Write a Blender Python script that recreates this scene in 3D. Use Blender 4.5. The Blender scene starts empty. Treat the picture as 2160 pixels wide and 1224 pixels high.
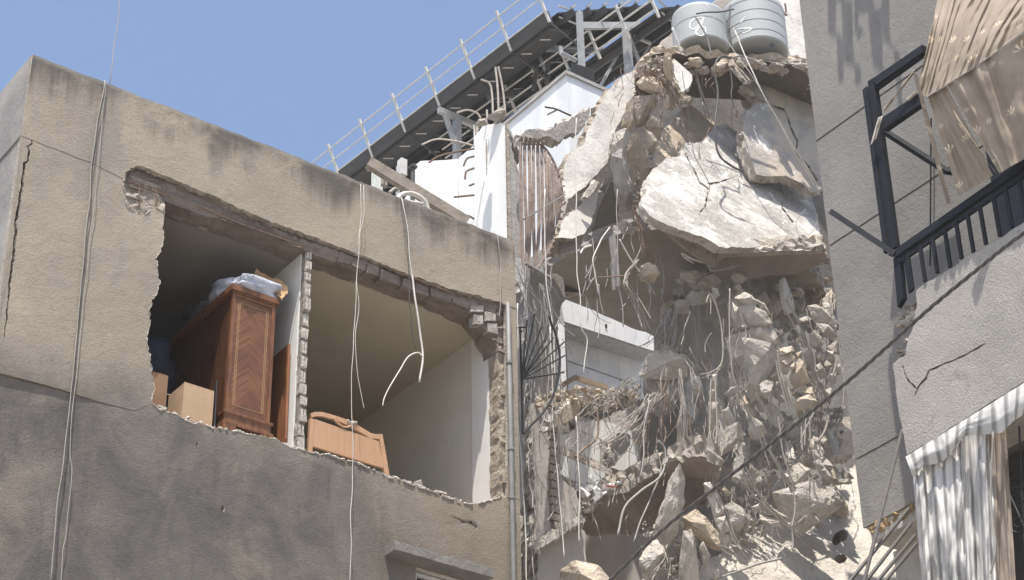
import bpy, bmesh, math, random
from mathutils import Vector, Matrix, noise
from mathutils.geometry import delaunay_2d_cdt
# ---------------------------------------------------------------- camera, sky, sun, exposure
SC = bpy.context.scene
COL = SC.collection
FPX = 4295.0
PITCH = math.radians(32.2); ROLL = math.radians(1.18); AZ = math.radians(53.3)
Z1 = Vector((0, 0, 1))
_fh = Vector((math.cos(AZ), math.sin(AZ), 0)); _r = Vector((math.sin(AZ), -math.cos(AZ), 0))
FW = _fh*math.cos(PITCH) + Z1*math.sin(PITCH)
_u = -_fh*math.sin(PITCH) + Z1*math.cos(PITCH)
CR = _r*math.cos(ROLL) - _u*math.sin(ROLL)
CU = _r*math.sin(ROLL) + _u*math.cos(ROLL)
CAM = Vector((0, 0, 1.6))
cd = bpy.data.cameras.new('camera'); cam = bpy.data.objects.new('camera', cd); COL.objects.link(cam)
cd.sensor_width = 36.0; cd.lens = 36.0*FPX/2160.0; cd.clip_end = 3000; cd.clip_start = 0.1
m3 = Matrix((CR, CU, -FW)).transposed()
cam.matrix_world = Matrix.Translation(CAM) @ m3.to_4x4()
SC.camera = cam
SUN_T = Vector((0.24, 0.27, -1.0)).normalized()          # direction in which the sunlight travels
w = bpy.data.worlds.new('World'); SC.world = w; w.use_nodes = True
nt = w.node_tree; bg = nt.nodes['Background']
sky = nt.nodes.new('ShaderNodeTexSky'); sky.sky_type = 'NISHITA'; sky.sun_disc = False
sky.sun_elevation = math.asin(-SUN_T.z)
sky.sun_rotation = math.atan2(-SUN_T.x, -SUN_T.y)
sky.altitude = 50; sky.air_density = 1.0; sky.dust_density = 2.6; sky.ozone_density = 1.5
nt.links.new(sky.outputs[0], bg.inputs[0]); bg.inputs[1].default_value = 0.15
sl = bpy.data.lights.new('sun', 'SUN'); sl.energy = 5.0; sl.angle = math.radians(0.53); sl.color = (1.0, 0.955, 0.88)
so = bpy.data.objects.new('sun', sl); COL.objects.link(so)
so.rotation_euler = SUN_T.to_track_quat('-Z', 'Y').to_euler(); so.location = (0, 0, 60)
SC.view_settings.view_transform = 'Standard'; SC.view_settings.look = 'None'
SC.view_settings.exposure = 0.62; SC.view_settings.gamma = 1.0; SC.view_settings.use_curve_mapping = False
SC.cycles.max_bounces = 8; SC.cycles.diffuse_bounces = 5; SC.cycles.transparent_max_bounces = 8
SC.cycles.use_denoising = True

# ---------------------------------------------------------------- geometry helpers
def ray(x, y): return FW*FPX + CR*(x-1080) + CU*(612-y)
def onY(x, y, Y): d = ray(x, y); return CAM + d*((Y-CAM.y)/d.y)
def onX(x, y, X): d = ray(x, y); return CAM + d*((X-CAM.x)/d.x)
def onZ(x, y, Z): d = ray(x, y); return CAM + d*((Z-CAM.z)/d.z)
class Pl:                                                # a plane in the place: origin, unit normal turned to the street
    def __init__(s, o, n):
        n = n.normalized()
        if n.dot(CAM-o) < 0: n = -n
        s.o = o; s.n = n
        s.u = Z1.cross(n)
        s.u = s.u.normalized() if s.u.length > 1e-4 else Vector((1, 0, 0))
        s.v = n.cross(s.u)
    def px(s, x, y): d = ray(x, y); return CAM + d*((s.o-CAM).dot(s.n)/d.dot(s.n))
    def to2(s, p): q = p-s.o; return (q.dot(s.u), q.dot(s.v))
    def p3(s, a, b, h=0.0): return s.o + s.u*a + s.v*b + s.n*h
def plY(Y): return Pl(Vector((0, Y, 0)), Vector((0, -1, 0)))
def plX(X): return Pl(Vector((X, 0, 0)), Vector((-1, 0, 0)))
def plZ(Z): return Pl(Vector((0, 0, Z)), Vector((0, 0, -1)))
def pl3(a, b, c): return Pl(a, (b-a).cross(c-a))
def tilt(a, Ya, b, Yb, yaw=0.0):                         # plane through two points and a level direction turned by yaw
    A = onY(a[0], a[1], Ya); B = onY(b[0], b[1], Yb)
    return Pl(A, (B-A).cross(Vector((math.cos(yaw), math.sin(yaw), 0))))

class MB:
    def __init__(s): s.v = []; s.f = []; s.m = []; s.uv = None
    def add(s, vs, fs, mi=0):
        k = len(s.v); s.v += [Vector(q) for q in vs]
        for f in fs: s.f.append(tuple(i+k for i in f)); s.m.append(mi)
    def box(s, a, b, mi=0, M=None):
        x0, y0, z0 = a; x1, y1, z1 = b
        vs = [Vector(q) for q in ((x0,y0,z0),(x1,y0,z0),(x1,y1,z0),(x0,y1,z0),(x0,y0,z1),(x1,y0,z1),(x1,y1,z1),(x0,y1,z1))]
        if M: vs = [M @ q for q in vs]
        s.add(vs, [(3,2,1,0),(4,5,6,7),(0,1,5,4),(1,2,6,5),(2,3,7,6),(3,0,4,7)], mi); return s
    def bar(s, p, q, wd, ht, up=Z1, mi=0):               # rectangular bar from p to q
        p = Vector(p); q = Vector(q); d = (q-p).normalized(); a = d.cross(up)
        if a.length < 1e-3: a = d.cross(Vector((0, 1, 0)))
        a.normalize(); b = a.cross(d)
        a = a*(wd/2); b = b*(ht/2)
        vs = [p-a-b, p+a-b, p+a+b, p-a+b, q-a-b, q+a-b, q+a+b, q-a+b]
        s.add(vs, [(0,1,2,3),(7,6,5,4),(4,5,1,0),(5,6,2,1),(6,7,3,2),(7,4,0,3)], mi); return s
    def tube(s, pts, r, n=6, mi=0, cap=True):
        pts = [Vector(p) for p in pts]; k = len(s.v); N = len(pts); a = None
        for i, p in enumerate(pts):
            d = (pts[min(i+1, N-1)]-pts[max(i-1, 0)]).normalized()
            if a is None:
                a = d.cross(Vector((0.3, 0.9, 0.2)))
                if a.length < .1: a = d.cross(Vector((1, 0, 0)))
            a = (a - d*a.dot(d)).normalized(); b = d.cross(a)
            rr = r(i/(N-1)) if callable(r) else r
            for j in range(n):
                t = 2*math.pi*j/n; s.v.append(p + a*(rr*math.cos(t)) + b*(rr*math.sin(t)))
        for i in range(N-1):
            for j in range(n):
                s.f.append((k+i*n+j, k+i*n+(j+1) % n, k+(i+1)*n+(j+1) % n, k+(i+1)*n+j)); s.m.append(mi)
        if cap:
            s.f.append(tuple(k+j for j in reversed(range(n)))); s.m.append(mi)
            s.f.append(tuple(k+(N-1)*n+j for j in range(n))); s.m.append(mi)
        return s
def _mesh(name, mb, mats, off, smooth=False, shade_angle=None):
    me = bpy.data.meshes.new(name)
    me.from_pydata([tuple(q-off) for q in mb.v], [], mb.f)
    if not isinstance(mats, (list, tuple)): mats = [mats]
    for m in mats: me.materials.append(m)
    if len(mats) > 1: me.polygons.foreach_set('material_index', mb.m)
    if smooth: me.polygons.foreach_set('use_smooth', [True]*len(me.polygons))
    if mb.uv:
        ul = me.uv_layers.new(name='cloth')
        for l in me.loops: ul.data[l.index].uv = mb.uv[l.vertex_index]
    me.validate(); me.update()
    return me
def thing(name, label, cat, loc, group=None, kind=None):
    o = bpy.data.objects.new(name, None); COL.objects.link(o); o.location = Vector(loc); o.empty_display_size = .2
    o['label'] = label; o['category'] = cat
    if group: o['group'] = group
    if kind: o['kind'] = kind
    return o
def wloc(o):
    p = Vector(o.location)
    while o.parent: o = o.parent; p = p + o.location
    return p
def part(name, mb, mats, parent, smooth=False, label=None, kind=None):
    c = sum(mb.v, Vector())/len(mb.v)
    o = bpy.data.objects.new(name, _mesh(name, mb, mats, c, smooth)); COL.objects.link(o)
    o.parent = parent; o.location = c - wloc(parent)
    if label: o['label'] = label
    if kind: o['kind'] = kind
    return o
def solo(name, mb, mats, label, cat, group=None, smooth=False, kind=None):
    c = sum(mb.v, Vector())/len(mb.v); c.z = min(q.z for q in mb.v)
    o = bpy.data.objects.new(name, _mesh(name, mb, mats, c, smooth)); COL.objects.link(o); o.location = c
    if label: o['label'] = label
    if cat: o['category'] = cat
    if group: o['group'] = group
    if kind: o['kind'] = kind
    return o
def struct(name, mb, mats): return solo(name, mb, mats, None, None, kind='structure')

def jag(poly, amp, step, rnd, keep=None):                # break straight edges up into a ragged line (2-D)
    out = []
    n = len(poly)
    for i in range(n):
        a = Vector(poly[i]); b = Vector(poly[(i+1) % n]); L = (b-a).length
        out.append(tuple(a))
        if keep and keep(i): continue
        k = int(L/step)
        if k < 1: continue
        nrm = Vector((-(b-a).y, (b-a).x))/max(L, 1e-6)
        h = 0
        for j in range(1, k+1):
            t = j/(k+1); h = .55*h + rnd.uniform(-1, 1)*amp
            q = a.lerp(b, t+rnd.uniform(-.25, .25)/(k+1)) + nrm*h*min(1, 4*t*(1-t)+.3)
            out.append(tuple(q))
    return out
def inpoly(p, poly):
    x, y = p; c = False; n = len(poly); j = n-1
    for i in range(n):
        xi, yi = poly[i]; xj, yj = poly[j]
        if (yi > y) != (yj > y) and x < (xj-xi)*(y-yi)/(yj-yi)+xi: c = not c
        j = i
    return c
def sheet(mb, pl, outer, th, holes=(), grid=0.0, relief=None, rough=0.0, rnd=None, sides=True, back=True, mi=0, smi=0, rows=2):
    """a plate with outline `outer` (2-D on plane pl), holes, thickness th behind the plane, uneven faces and broken sides"""
    rnd = rnd or random.Random(1)
    V = []; E = []
    for lp in [outer]+list(holes):
        k = len(V); V += [Vector(q) for q in lp]; n = len(lp)
        E += [(k+i, k+(i+1) % n) for i in range(n)]
    if grid:
        xs = [q[0] for q in outer]; ys = [q[1] for q in outer]
        nx = int((max(xs)-min(xs))/grid); ny = int((max(ys)-min(ys))/grid)
        for i in range(1, nx+1):
            for j in range(1, ny+1):
                p = (min(xs)+(i+rnd.uniform(-.3, .3))*grid, min(ys)+(j+rnd.uniform(-.3, .3))*grid)
                if inpoly(p, outer) and not any(inpoly(p, h) for h in holes): V.append(Vector(p))
    cv, ce, cf, *_ = delaunay_2d_cdt(V, E, [], 0, 1e-5)
    tris = []
    for f in cf:
        c = (cv[f[0]]+cv[f[1]]+cv[f[2]])/3
        if inpoly(c, outer) and not any(inpoly(c, h) for h in holes): tris.append(tuple(f))
    cnt = {}
    for f in tris:
        for a, b in ((f[0], f[1]), (f[1], f[2]), (f[2], f[0])): cnt.setdefault((min(a, b), max(a, b)), []).append((a, b))
    k0 = len(mb.v)
    used = sorted({i for f in tris for i in f}); idx = {}
    for i in used:
        q = cv[i]; h = relief(pl.p3(q.x, q.y), q) if relief else 0.0
        idx[i] = len(mb.v); mb.v.append(pl.p3(q.x, q.y, h))
    fn = pl.n
    def orient(f):
        a, b, c = (mb.v[i] for i in f)
        return f if (b-a).cross(c-a).dot(fn) > 0 else (f[0], f[2], f[1])
    for f in tris:
        mb.f.append(orient(tuple(idx[i] for i in f))); mb.m.append(mi)
    bi = {}
    if back:
        for i in used: bi[i] = len(mb.v); mb.v.append(pl.p3(cv[i].x, cv[i].y, -th))
        for f in tris:
            g = orient(tuple(idx[i] for i in f)); inv = {idx[i]: bi[i] for i in f}
            mb.f.append(tuple(inv[q] for q in reversed(g))); mb.m.append(smi)
    if sides:
        bnd = [e[0] for e in cnt.values() if len(e) == 1]
        mid = {}
        def row(i, r):
            if r == 0: return idx[i]
            if r == rows and back: return bi[i]
            if (i, r) not in mid:
                q = cv[i]; mid[(i, r)] = len(mb.v)
                mb.v.append(pl.p3(q.x+rnd.uniform(-1, 1)*rough, q.y+rnd.uniform(-1, 1)*rough, -th*(r+rnd.uniform(-.25, .25)*(r < rows))/rows))
            return mid[(i, r)]
        for a, b in bnd:
            g = [f for f in tris if a in f and b in f][0] if False else None
            for r in range(rows):
                q = (row(a, r), row(b, r), row(b, r+1), row(a, r+1))
                mb.f.append(q); mb.m.append(smi)
    return mb
def px2(pl, pts): return [pl.to2(pl.px(x, y)) for x, y in pts]
def fix(mb):                                             # consistent outward normals
    bm = bmesh.new(); vs = [bm.verts.new(q) for q in mb.v]
    for f, mi in zip(mb.f, mb.m):
        try: g = bm.faces.new([vs[i] for i in f]); g.material_index = mi
        except ValueError: pass
    bmesh.ops.recalc_face_normals(bm, faces=bm.faces)
    bm.verts.index_update()
    mb.v = [v.co.copy() for v in bm.verts]; mb.f = [tuple(v.index for v in f.verts) for f in bm.faces]; mb.m = [f.material_index for f in bm.faces]
    bm.free(); return mb
def slab(pts, pl, th, seed=1, amp=.03, step=.12, holes=(), grid=.22, rel=.02, rough=.05, relscale=1.2, keep=None, rows=3, mb=None):
    """broken plate seen with outline pts; face 0, broken sides and back 1"""
    rnd = random.Random(seed); mb = mb or MB()
    o2 = jag(px2(pl, pts), amp, step, rnd, keep)
    h2 = [jag(px2(pl, h), amp*.5, step, rnd) for h in holes]
    off = Vector((seed*3.1, seed*1.7, 0))
    def relief(p, q): return rel*noise.fractal((p+off)*relscale, 1.0, 2.0, 4)
    sheet(mb, pl, o2, th, h2, grid, relief, rough, rnd, mi=0, smi=1, rows=rows)
    return fix(mb)
def rock(pts, Y, th=None, seed=1, mb=None, mi=0, amp=.02, cuts=2):
    """angular broken lump: hull over the outline, narrower in front and behind, with uneven faces"""
    rnd = random.Random(seed*7+3)
    cx = sum(p[0] for p in pts)/len(pts); cy = sum(p[1] for p in pts)/len(pts)
    c = onY(cx, cy, Y); n = (CAM-c).normalized(); pl = Pl(c, n)
    P = [c+(pl.px(x, y)-c)*1.07 for x, y in pts]
    size = sum((p-c).length for p in P)/len(P)
    th = th or size*1.3
    vs = []
    for p in P:
        vs.append(p + n*rnd.uniform(-.25, .25)*th)
        if rnd.random() < .45: vs.append(c + (p-c)*rnd.uniform(.35, .75) + n*rnd.uniform(.3, .55)*th)
        vs.append(c + (p-c)*rnd.uniform(.3, .8) - n*rnd.uniform(.35, .6)*th)
    bm = bmesh.new()
    for q in vs: bm.verts.new(q)
    r = bmesh.ops.convex_hull(bm, input=bm.verts[:])
    bmesh.ops.delete(bm, geom=list({g for g in r['geom_interior']+r['geom_unused'] if isinstance(g, bmesh.types.BMVert)}), context='VERTS')
    bmesh.ops.dissolve_limit(bm, angle_limit=math.radians(12), verts=bm.verts[:], edges=bm.edges[:])
    bmesh.ops.triangulate(bm, faces=bm.faces[:])
    k = cuts if size > .07 else 1
    for _ in range(k): bmesh.ops.subdivide_edges(bm, edges=[e for e in bm.edges if e.calc_length() > max(.025, size*.12)], cuts=1, use_grid_fill=True)
    bmesh.ops.triangulate(bm, faces=bm.faces[:])
    bm.normal_update()
    s = 2.2/max(size, .05)
    for v in bm.verts:
        d = noise.fractal(v.co*s*.6, 1.0, 2.0, 3)*amp*min(1.5, size/.25) + rnd.uniform(-1, 1)*size*.02
        v.co += v.normal*d
    bm.verts.index_update()
    mb = mb or MB()
    mb.add([v.co.copy() for v in bm.verts], [tuple(v.index for v in f.verts) for f in bm.faces], mi)
    bm.free(); return mb
def pebble(c, s, rnd, mb, mi=0):
    vs = [c + Vector((rnd.gauss(0, 1), rnd.gauss(0, 1), rnd.gauss(0, .8))).normalized()*s*rnd.uniform(.55, 1.1) for _ in range(9)]
    bm = bmesh.new()
    for q in vs: bm.verts.new(q)
    r = bmesh.ops.convex_hull(bm, input=bm.verts[:])
    bad = list({g for g in r['geom_interior']+r['geom_unused'] if isinstance(g, bmesh.types.BMVert)})
    if bad: bmesh.ops.delete(bm, geom=bad, context='VERTS')
    bm.verts.index_update()
    mb.add([v.co.copy() for v in bm.verts], [tuple(v.index for v in f.verts) for f in bm.faces], mi); bm.free()
def spline(pts, sub=6):
    pts = [Vector(p) for p in pts]
    if len(pts) < 3: return [pts[0].lerp(pts[-1], i/4) for i in range(5)]
    Q = [pts[0]*2-pts[1]]+pts+[pts[-1]*2-pts[-2]]; out = []
    for i in range(1, len(Q)-2):
        a, b, c, d = Q[i-1:i+3]
        for j in range(sub):
            t = j/sub
            out.append(.5*((2*b)+(c-a)*t+(2*a-5*b+4*c-d)*t*t+(3*b-a-3*c+d)*t**3))
    out.append(pts[-1]); return out
def wpts(pts, Y): return [onY(p[0], p[1], p[2] if len(p) > 2 else Y) for p in pts]
def wire(mb, pts, Y, r, sub=6, n=5, mi=0, wob=0.0, rnd=None):
    q = spline(wpts(pts, Y), sub)
    if wob:
        s = rnd.uniform(0, 50)
        q = [p + Vector((noise.noise(p*2.3+Vector((s, 0, 0))), noise.noise(p*2.3+Vector((0, s, 0))), 0))*wob for p in q]
    mb.tube(q, r, n, mi); return mb

# ---------------------------------------------------------------- materials
def N(nt, t, **k):
    n = nt.nodes.new(t)
    for a, b in k.items():
        if a.startswith('i_'): n.inputs[int(a[2:])].default_value = b
        else: setattr(n, a, b)
    return n
class Mt:
    def __init__(s, name, rough=.9, spec=.25, metal=0.0):
        s.m = bpy.data.materials.new(name); s.m.use_nodes = True; s.nt = s.m.node_tree
        s.b = s.nt.nodes['Principled BSDF']; s.b.inputs['Roughness'].default_value = rough
        s.b.inputs['Specular IOR Level'].default_value = spec; s.b.inputs['Metallic'].default_value = metal
        s.geo = N(s.nt, 'ShaderNodeNewGeometry'); s.pos = s.geo.outputs['Position']
    def lk(s, a, b): s.nt.links.new(a, b)
    def noise(s, scale, detail=5, rough=.6, stretch=None, dist=0.0, vec=None):
        n = N(s.nt, 'ShaderNodeTexNoise'); n.inputs['Scale'].default_value = scale; n.inputs['Detail'].default_value = detail
        n.inputs['Roughness'].default_value = rough; n.inputs['Distortion'].default_value = dist
        v = vec or s.pos
        if stretch:
            mp = N(s.nt, 'ShaderNodeVectorMath', operation='MULTIPLY'); s.lk(v, mp.inputs[0]); mp.inputs[1].default_value = stretch; v = mp.outputs[0]
        s.lk(v, n.inputs['Vector']); return n.outputs[0]
    def vor(s, scale, feat='F1', stretch=None):
        n = N(s.nt, 'ShaderNodeTexVoronoi', feature=feat); n.inputs['Scale'].default_value = scale
        v = s.pos
        if stretch:
            mp = N(s.nt, 'ShaderNodeVectorMath', operation='MULTIPLY'); s.lk(v, mp.inputs[0]); mp.inputs[1].default_value = stretch; v = mp.outputs[0]
        s.lk(v, n.inputs['Vector']); return n.outputs[0]
    def rng(s, x, a, b, c=0.0, d=1.0, smooth=True):
        n = N(s.nt, 'ShaderNodeMapRange'); n.clamp = True
        if smooth: n.interpolation_type = 'SMOOTHSTEP'
        s.lk(x, n.inputs[0])
        for i, q in enumerate((a, b, c, d)): n.inputs[i+1].default_value = q
        return n.outputs[0]
    def math(s, op, a, b=None):
        n = N(s.nt, 'ShaderNodeMath', operation=op)
        for i, q in enumerate((a, b)):
            if q is None: continue
            if isinstance(q, (int, float)): n.inputs[i].default_value = q
            else: s.lk(q, n.inputs[i])
        return n.outputs[0]
    def mix(s, fac, a, b):
        n = N(s.nt, 'ShaderNodeMix', data_type='RGBA')
        if isinstance(fac, (int, float)): n.inputs[0].default_value = fac
        else: s.lk(fac, n.inputs[0])
        for i, q in ((6, a), (7, b)):
            if isinstance(q, tuple): n.inputs[i].default_value = q if len(q) == 4 else q+(1,)
            else: s.lk(q, n.inputs[i])
        return n.outputs[2]
    def uvm(s):
        n = N(s.nt, 'ShaderNodeUVMap'); n.uv_map = 'cloth'; return n.outputs[0]
    def xyz(s):
        n = N(s.nt, 'ShaderNodeSeparateXYZ'); s.lk(s.pos, n.inputs[0]); return n.outputs
    def col(s, c):
        if isinstance(c, tuple): s.b.inputs['Base Color'].default_value = c if len(c) == 4 else c+(1,)
        else: s.lk(c, s.b.inputs['Base Color'])
    def bump(s, h, dist, strength=1.0):
        n = N(s.nt, 'ShaderNodeBump'); n.inputs['Distance'].default_value = dist; n.inputs['Strength'].default_value = strength
        s.lk(h, n.inputs['Height']); s.lk(n.outputs[0], s.b.inputs['Normal'])
def mottled(name, c1, c2, scale=1.5, bscale=30, bdist=.01, rough=.9, c3=None, s3=6.0, t3=(.55, .7), stretch=None, contrast=(.3, .7), spec=.2):
    t = Mt(name, rough, spec)
    f = t.rng(t.noise(scale, 6, .65, stretch), *contrast)
    c = t.mix(f, c1, c2)
    if c3: c = t.mix(t.rng(t.noise(s3, 5, .7, stretch), *t3), c, c3)
    t.col(c)
    if bdist:
        h = t.math('ADD', t.noise(bscale, 4, .7), t.math('MULTIPLY', t.noise(bscale*.22, 3, .6), 1.4))
        t.bump(h, bdist)
    return t.m
def plain(name, c, rough=.6, metal=0.0, spec=.3, var=.12, scale=8, bump=0.0):
    t = Mt(name, rough, spec, metal)
    d = tuple(q*(1-var*2) for q in c)
    t.col(t.mix(t.rng(t.noise(scale, 5, .7), .35, .7), c, d))
    if bump: t.bump(t.noise(40, 3), bump)
    return t.m
M = {}
# ---------------------------------------------------------------- materials of the tan building
def stucco():
    t = Mt('stucco_facade', .95, .12)
    X, Y, Z = t.xyz()
    big = t.noise(.9, 6, .6); med = t.noise(1.5, 7, .62, (1, 1, .75), .6); fine = t.noise(38, 3, .7)
    tan = t.mix(t.rng(big, .32, .68), (.365, .315, .25), (.30, .262, .215))
    tan = t.mix(t.rng(t.noise(1.7, 5, .6, (1, 1, .45)), .52, .72), tan, (.275, .25, .222))
    tan = t.mix(t.rng(t.noise(42, 4, .8), .48, .70, 0, .6), tan, (.22, .185, .15))
    # soot and grey wash on the wall below the floor line
    grey = t.mix(t.rng(med, .3, .7), (.105, .097, .092), (.185, .168, .15))
    grey = t.mix(t.rng(t.noise(1.1, 6, .65), .52, .72, 0, .7), grey, (.25, .215, .175))
    grey = t.mix(t.rng(t.noise(42, 4, .8), .48, .70, 0, .55), grey, (.08, .075, .07))
    drip = t.rng(t.noise(4.0, 5, .7, (1, 1, .07)), .52, .72, 0, .5); grey = t.mix(drip, grey, (.075, .07, .066))
    east = t.rng(X, 10.2, 12.8, 0, .72)                       # browner towards the drain pipe
    grey = t.mix(east, grey, (.27, .225, .17))
    lim = t.math('ADD', Z, t.math('MULTIPLY', t.math('SUBTRACT', t.noise(1.3, 5, .6), .5), 1.1))
    f = t.rng(lim, 11.65, 12.95, 1, 0)
    c = t.mix(f, tan, grey)
    # rain streaks under the coping
    st = t.noise(2.6, 5, .65, (1.0, 1.0, .09)); blot = t.noise(1.4, 4, .6)
    dz = t.math('ADD', Z, t.math('MULTIPLY', t.math('SUBTRACT', st, .5), 1.7))
    f2 = t.math('MULTIPLY', t.rng(dz, 15.55, 16.15), t.rng(blot, .33, .55))
    c = t.mix(t.math('MULTIPLY', f2, .88), c, (.085, .08, .075))
    c = t.mix(t.rng(t.math('ADD', Z, t.math('MULTIPLY', med, .08)), 16.075, 16.13, 0, .5), c, (.30, .28, .25))
    t.col(c)
    h = t.math('ADD', t.noise(46, 4, .8), t.math('ADD', t.math('MULTIPLY', t.noise(14, 3, .6), .45), t.math('MULTIPLY', t.noise(2.2, 3, .6), 1.6)))
    t.bump(h, .016, 1.0)
    return t.m
M['stucco'] = stucco()
M['side'] = mottled('side_plaster', (.33, .31, .285), (.22, .21, .20), 1.3, 35, .008, c3=(.12, .115, .11), s3=2.2, t3=(.55, .75))
M['canopy_cement'] = mottled('dark_cement_ledge', (.24, .225, .205), (.16, .15, .14), 2.5, 30, .012)
M['beam'] = mottled('exposed_beam', (.26, .22, .19), (.16, .13, .11), 5, 24, .03, c3=(.36, .32, .28), s3=9, t3=(.6, .72), stretch=(.4, 1, 1.6))
M['broken'] = mottled('broken_concrete', (.42, .38, .33), (.27, .235, .20), 7, 26, .03, c3=(.52, .48, .43), s3=14, t3=(.58, .72))
M['jamb'] = mottled('rough_jamb', (.36, .315, .255), (.26, .22, .175), 6, 24, .03, c3=(.44, .40, .35), s3=10)
M['block'] = mottled('concrete_block', (.40, .37, .33), (.24, .215, .19), 9, 30, .02, c3=(.55, .53, .5), s3=20)
M['mortar'] = mottled('mortar', (.26, .235, .21), (.16, .14, .12), 8, 28, .02)
M['room_white'] = mottled('room_white_paint', (.72, .71, .68), (.64, .63, .60), 1.2, 12, .002, rough=.8)
M['room_olive'] = mottled('room_olive_paint', (.47, .435, .345), (.42, .385, .30), .8, 12, .002, rough=.85)
M['room_cream'] = mottled('room_cream_paint', (.60, .575, .50), (.54, .515, .44), .9, 12, .002, rough=.85, c3=(.46, .43, .36), s3=2.0, t3=(.6, .75))
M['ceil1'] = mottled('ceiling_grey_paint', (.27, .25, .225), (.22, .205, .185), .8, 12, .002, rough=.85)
M['dark_room'] = mottled('room_shade_tone', (.09, .083, .075), (.065, .06, .055), .9, 12, .002)  # shade of the deep room put into the wall colour
M['floor_edge'] = mottled('tile_bed', (.36, .22, .16), (.22, .13, .095), 12, 30, .02, c3=(.55, .5, .45), s3=18)
M['screed'] = mottled('screed', (.55, .51, .46), (.36, .32, .28), 14, 30, .02)
M['rebar'] = plain('rusty_rebar', (.17, .12, .09), .8, 0, .2, .2, 30)
M['dustbar'] = plain('dusty_rebar', (.50, .45, .39), .85, 0, .2, .15, 20)
M['cablegrey'] = plain('grey_cable', (.34, .32, .29), .7, 0, .3, .1, 20)
M['cabledark'] = plain('dark_cable', (.09, .085, .08), .6, 0, .3, .1, 20)
M['cablewhite'] = plain('white_cable', (.60, .57, .52), .6, 0, .3, .1, 20)
M['pipe'] = plain('grey_pvc_pipe', (.21, .21, .20), .55, 0, .35, .1, 5)
def wood(name, a, b, chev=False):
    t = Mt(name, .42, .4)
    X, Y, Z = t.xyz()
    if chev:
        ax = t.math('ABSOLUTE', t.math('SUBTRACT', X, 9.43))
        v = N(t.nt, 'ShaderNodeCombineXYZ'); t.lk(t.math('ADD', t.math('MULTIPLY', ax, 1.0), Z), v.inputs[0]); t.lk(t.math('MULTIPLY', X, .05), v.inputs[1])
        g = t.noise(42, 4, .7, None, .2, v.outputs[0])
        g2 = t.rng(t.noise(3.0, 2, .5), .35, .65)
        c = t.mix(t.rng(g, .38, .66), a, b); c = t.mix(t.math('MULTIPLY', g2, .35), c, tuple(q*.55 for q in b))
    else:
        g = t.noise(9, 5, .65, (3, 3, .35))
        c = t.mix(t.rng(g, .35, .68), a, b)
    t.col(c); return t.m
M['veneer'] = wood('chevron_veneer', (.21, .088, .042), (.10, .04, .02), True)
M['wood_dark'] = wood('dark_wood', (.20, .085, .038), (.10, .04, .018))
M['wood_shade'] = wood('shaded_wardrobe_wood', (.085, .036, .018), (.05, .02, .01))  # carcass wood darkened: the shade beside the wardrobe is put into its colour
M['wood_red'] = wood('red_wood_panel', (.30, .13, .06), (.21, .085, .036))
M['wood_peach'] = wood('pale_orange_wood', (.47, .285, .17), (.42, .245, .14))
M['inlay'] = plain('pale_inlay', (.38, .24, .11), .5)
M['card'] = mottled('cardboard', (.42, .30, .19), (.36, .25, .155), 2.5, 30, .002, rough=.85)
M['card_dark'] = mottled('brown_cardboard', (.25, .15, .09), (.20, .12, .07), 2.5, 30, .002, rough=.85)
M['bag'] = mottled('bluish_plastic_bag', (.48, .50, .55), (.34, .36, .41), 6, 14, .01, rough=.35, spec=.5)
M['bagdark'] = mottled('grey_plastic_bag', (.10, .095, .095), (.06, .058, .058), 6, 14, .01, rough=.4, spec=.5)
M['paper'] = mottled('brown_paper', (.55, .36, .20), (.36, .22, .11), 7, 16, .01, rough=.7)
M['black'] = plain('black_plastic', (.03, .03, .03), .4)
M['glass'] = plain('dark_window_glass', (.03, .035, .035), .08, 0, .5, .1)
M['alu'] = plain('painted_window_frame', (.55, .54, .52), .5, 0, .4, .06)

# ---------------------------------------------------------------- ground
mb = MB(); mb.add([(-900, -900, 0), (900, -900, 0), (900, 900, 0), (-900, 900, 0)], [(0, 1, 2, 3)])
M['ground'] = mottled('street_ground', (.34, .32, .29), (.26, .245, .225), .4, 6, .01)
struct('ground', mb, M['ground'])

# ---------------------------------------------------------------- tan building
YF = 17.5
FP = plY(YF)
LB = thing('apartment_building', 'tan stucco apartment building with its outer wall blown open on two rooms', 'building', (9.7, 19.5, 0))
rnd = random.Random(5)
def z2(p): return FP.to2(p)
# note: FP.u is +X, FP.v is +Z
top_edge = [(262,378),(264,366),(275,354),(300,352),(330,365),(400,394),(470,424),(530,452),(600,479),(650,497),(700,515),(760,538),(830,567),(870,583),(930,604),(985,619),(1050,636),(1071,645)]
left_edge = [(262,378),(262,400),(266,428),(290,445),(305,452),(330,438),(344,447),(340,480),(346,500),(340,530),(328,545),(332,562),(337,600),(330,622),(316,650),(316,680),(310,720),(318,760),(325,800),(322,852)]
bot_edge = [(322,852),(335,864),(360,872),(390,887),(430,897),(480,907),(540,918),(590,933),(650,953),(690,958),(740,973),(780,987),(830,1010),(900,1033),(950,1053),(990,1064),(1020,1061),(1045,1053),(1063,1050)]
def on2(pts): return [FP.to2(FP.px(x, y)) for x, y in pts]
T2 = on2(top_edge); L2 = on2(left_edge); B2 = on2(bot_edge)
def ragged(pts, amp=.012, step=.05, sd=3):
    r = random.Random(sd); out = []
    for i in range(len(pts)-1):
        q = jag([pts[i], pts[i+1]], amp, step, r, keep=lambda k: k == 1)
        out += q[:-1]
    return out+[pts[-1]]
T2 = ragged(T2, .014, .04, 3); L2 = ragged(L2, .016, .045, 4); B2 = ragged(B2, .016, .045, 5)
XL, XR, ZT = 6.41, 13.10, 16.10
zl = 14.965
def rel_face(p, q): return .012*noise.fractal(p*.9, 1.0, 2.0, 3) + .004*noise.noise(p*6)
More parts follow.
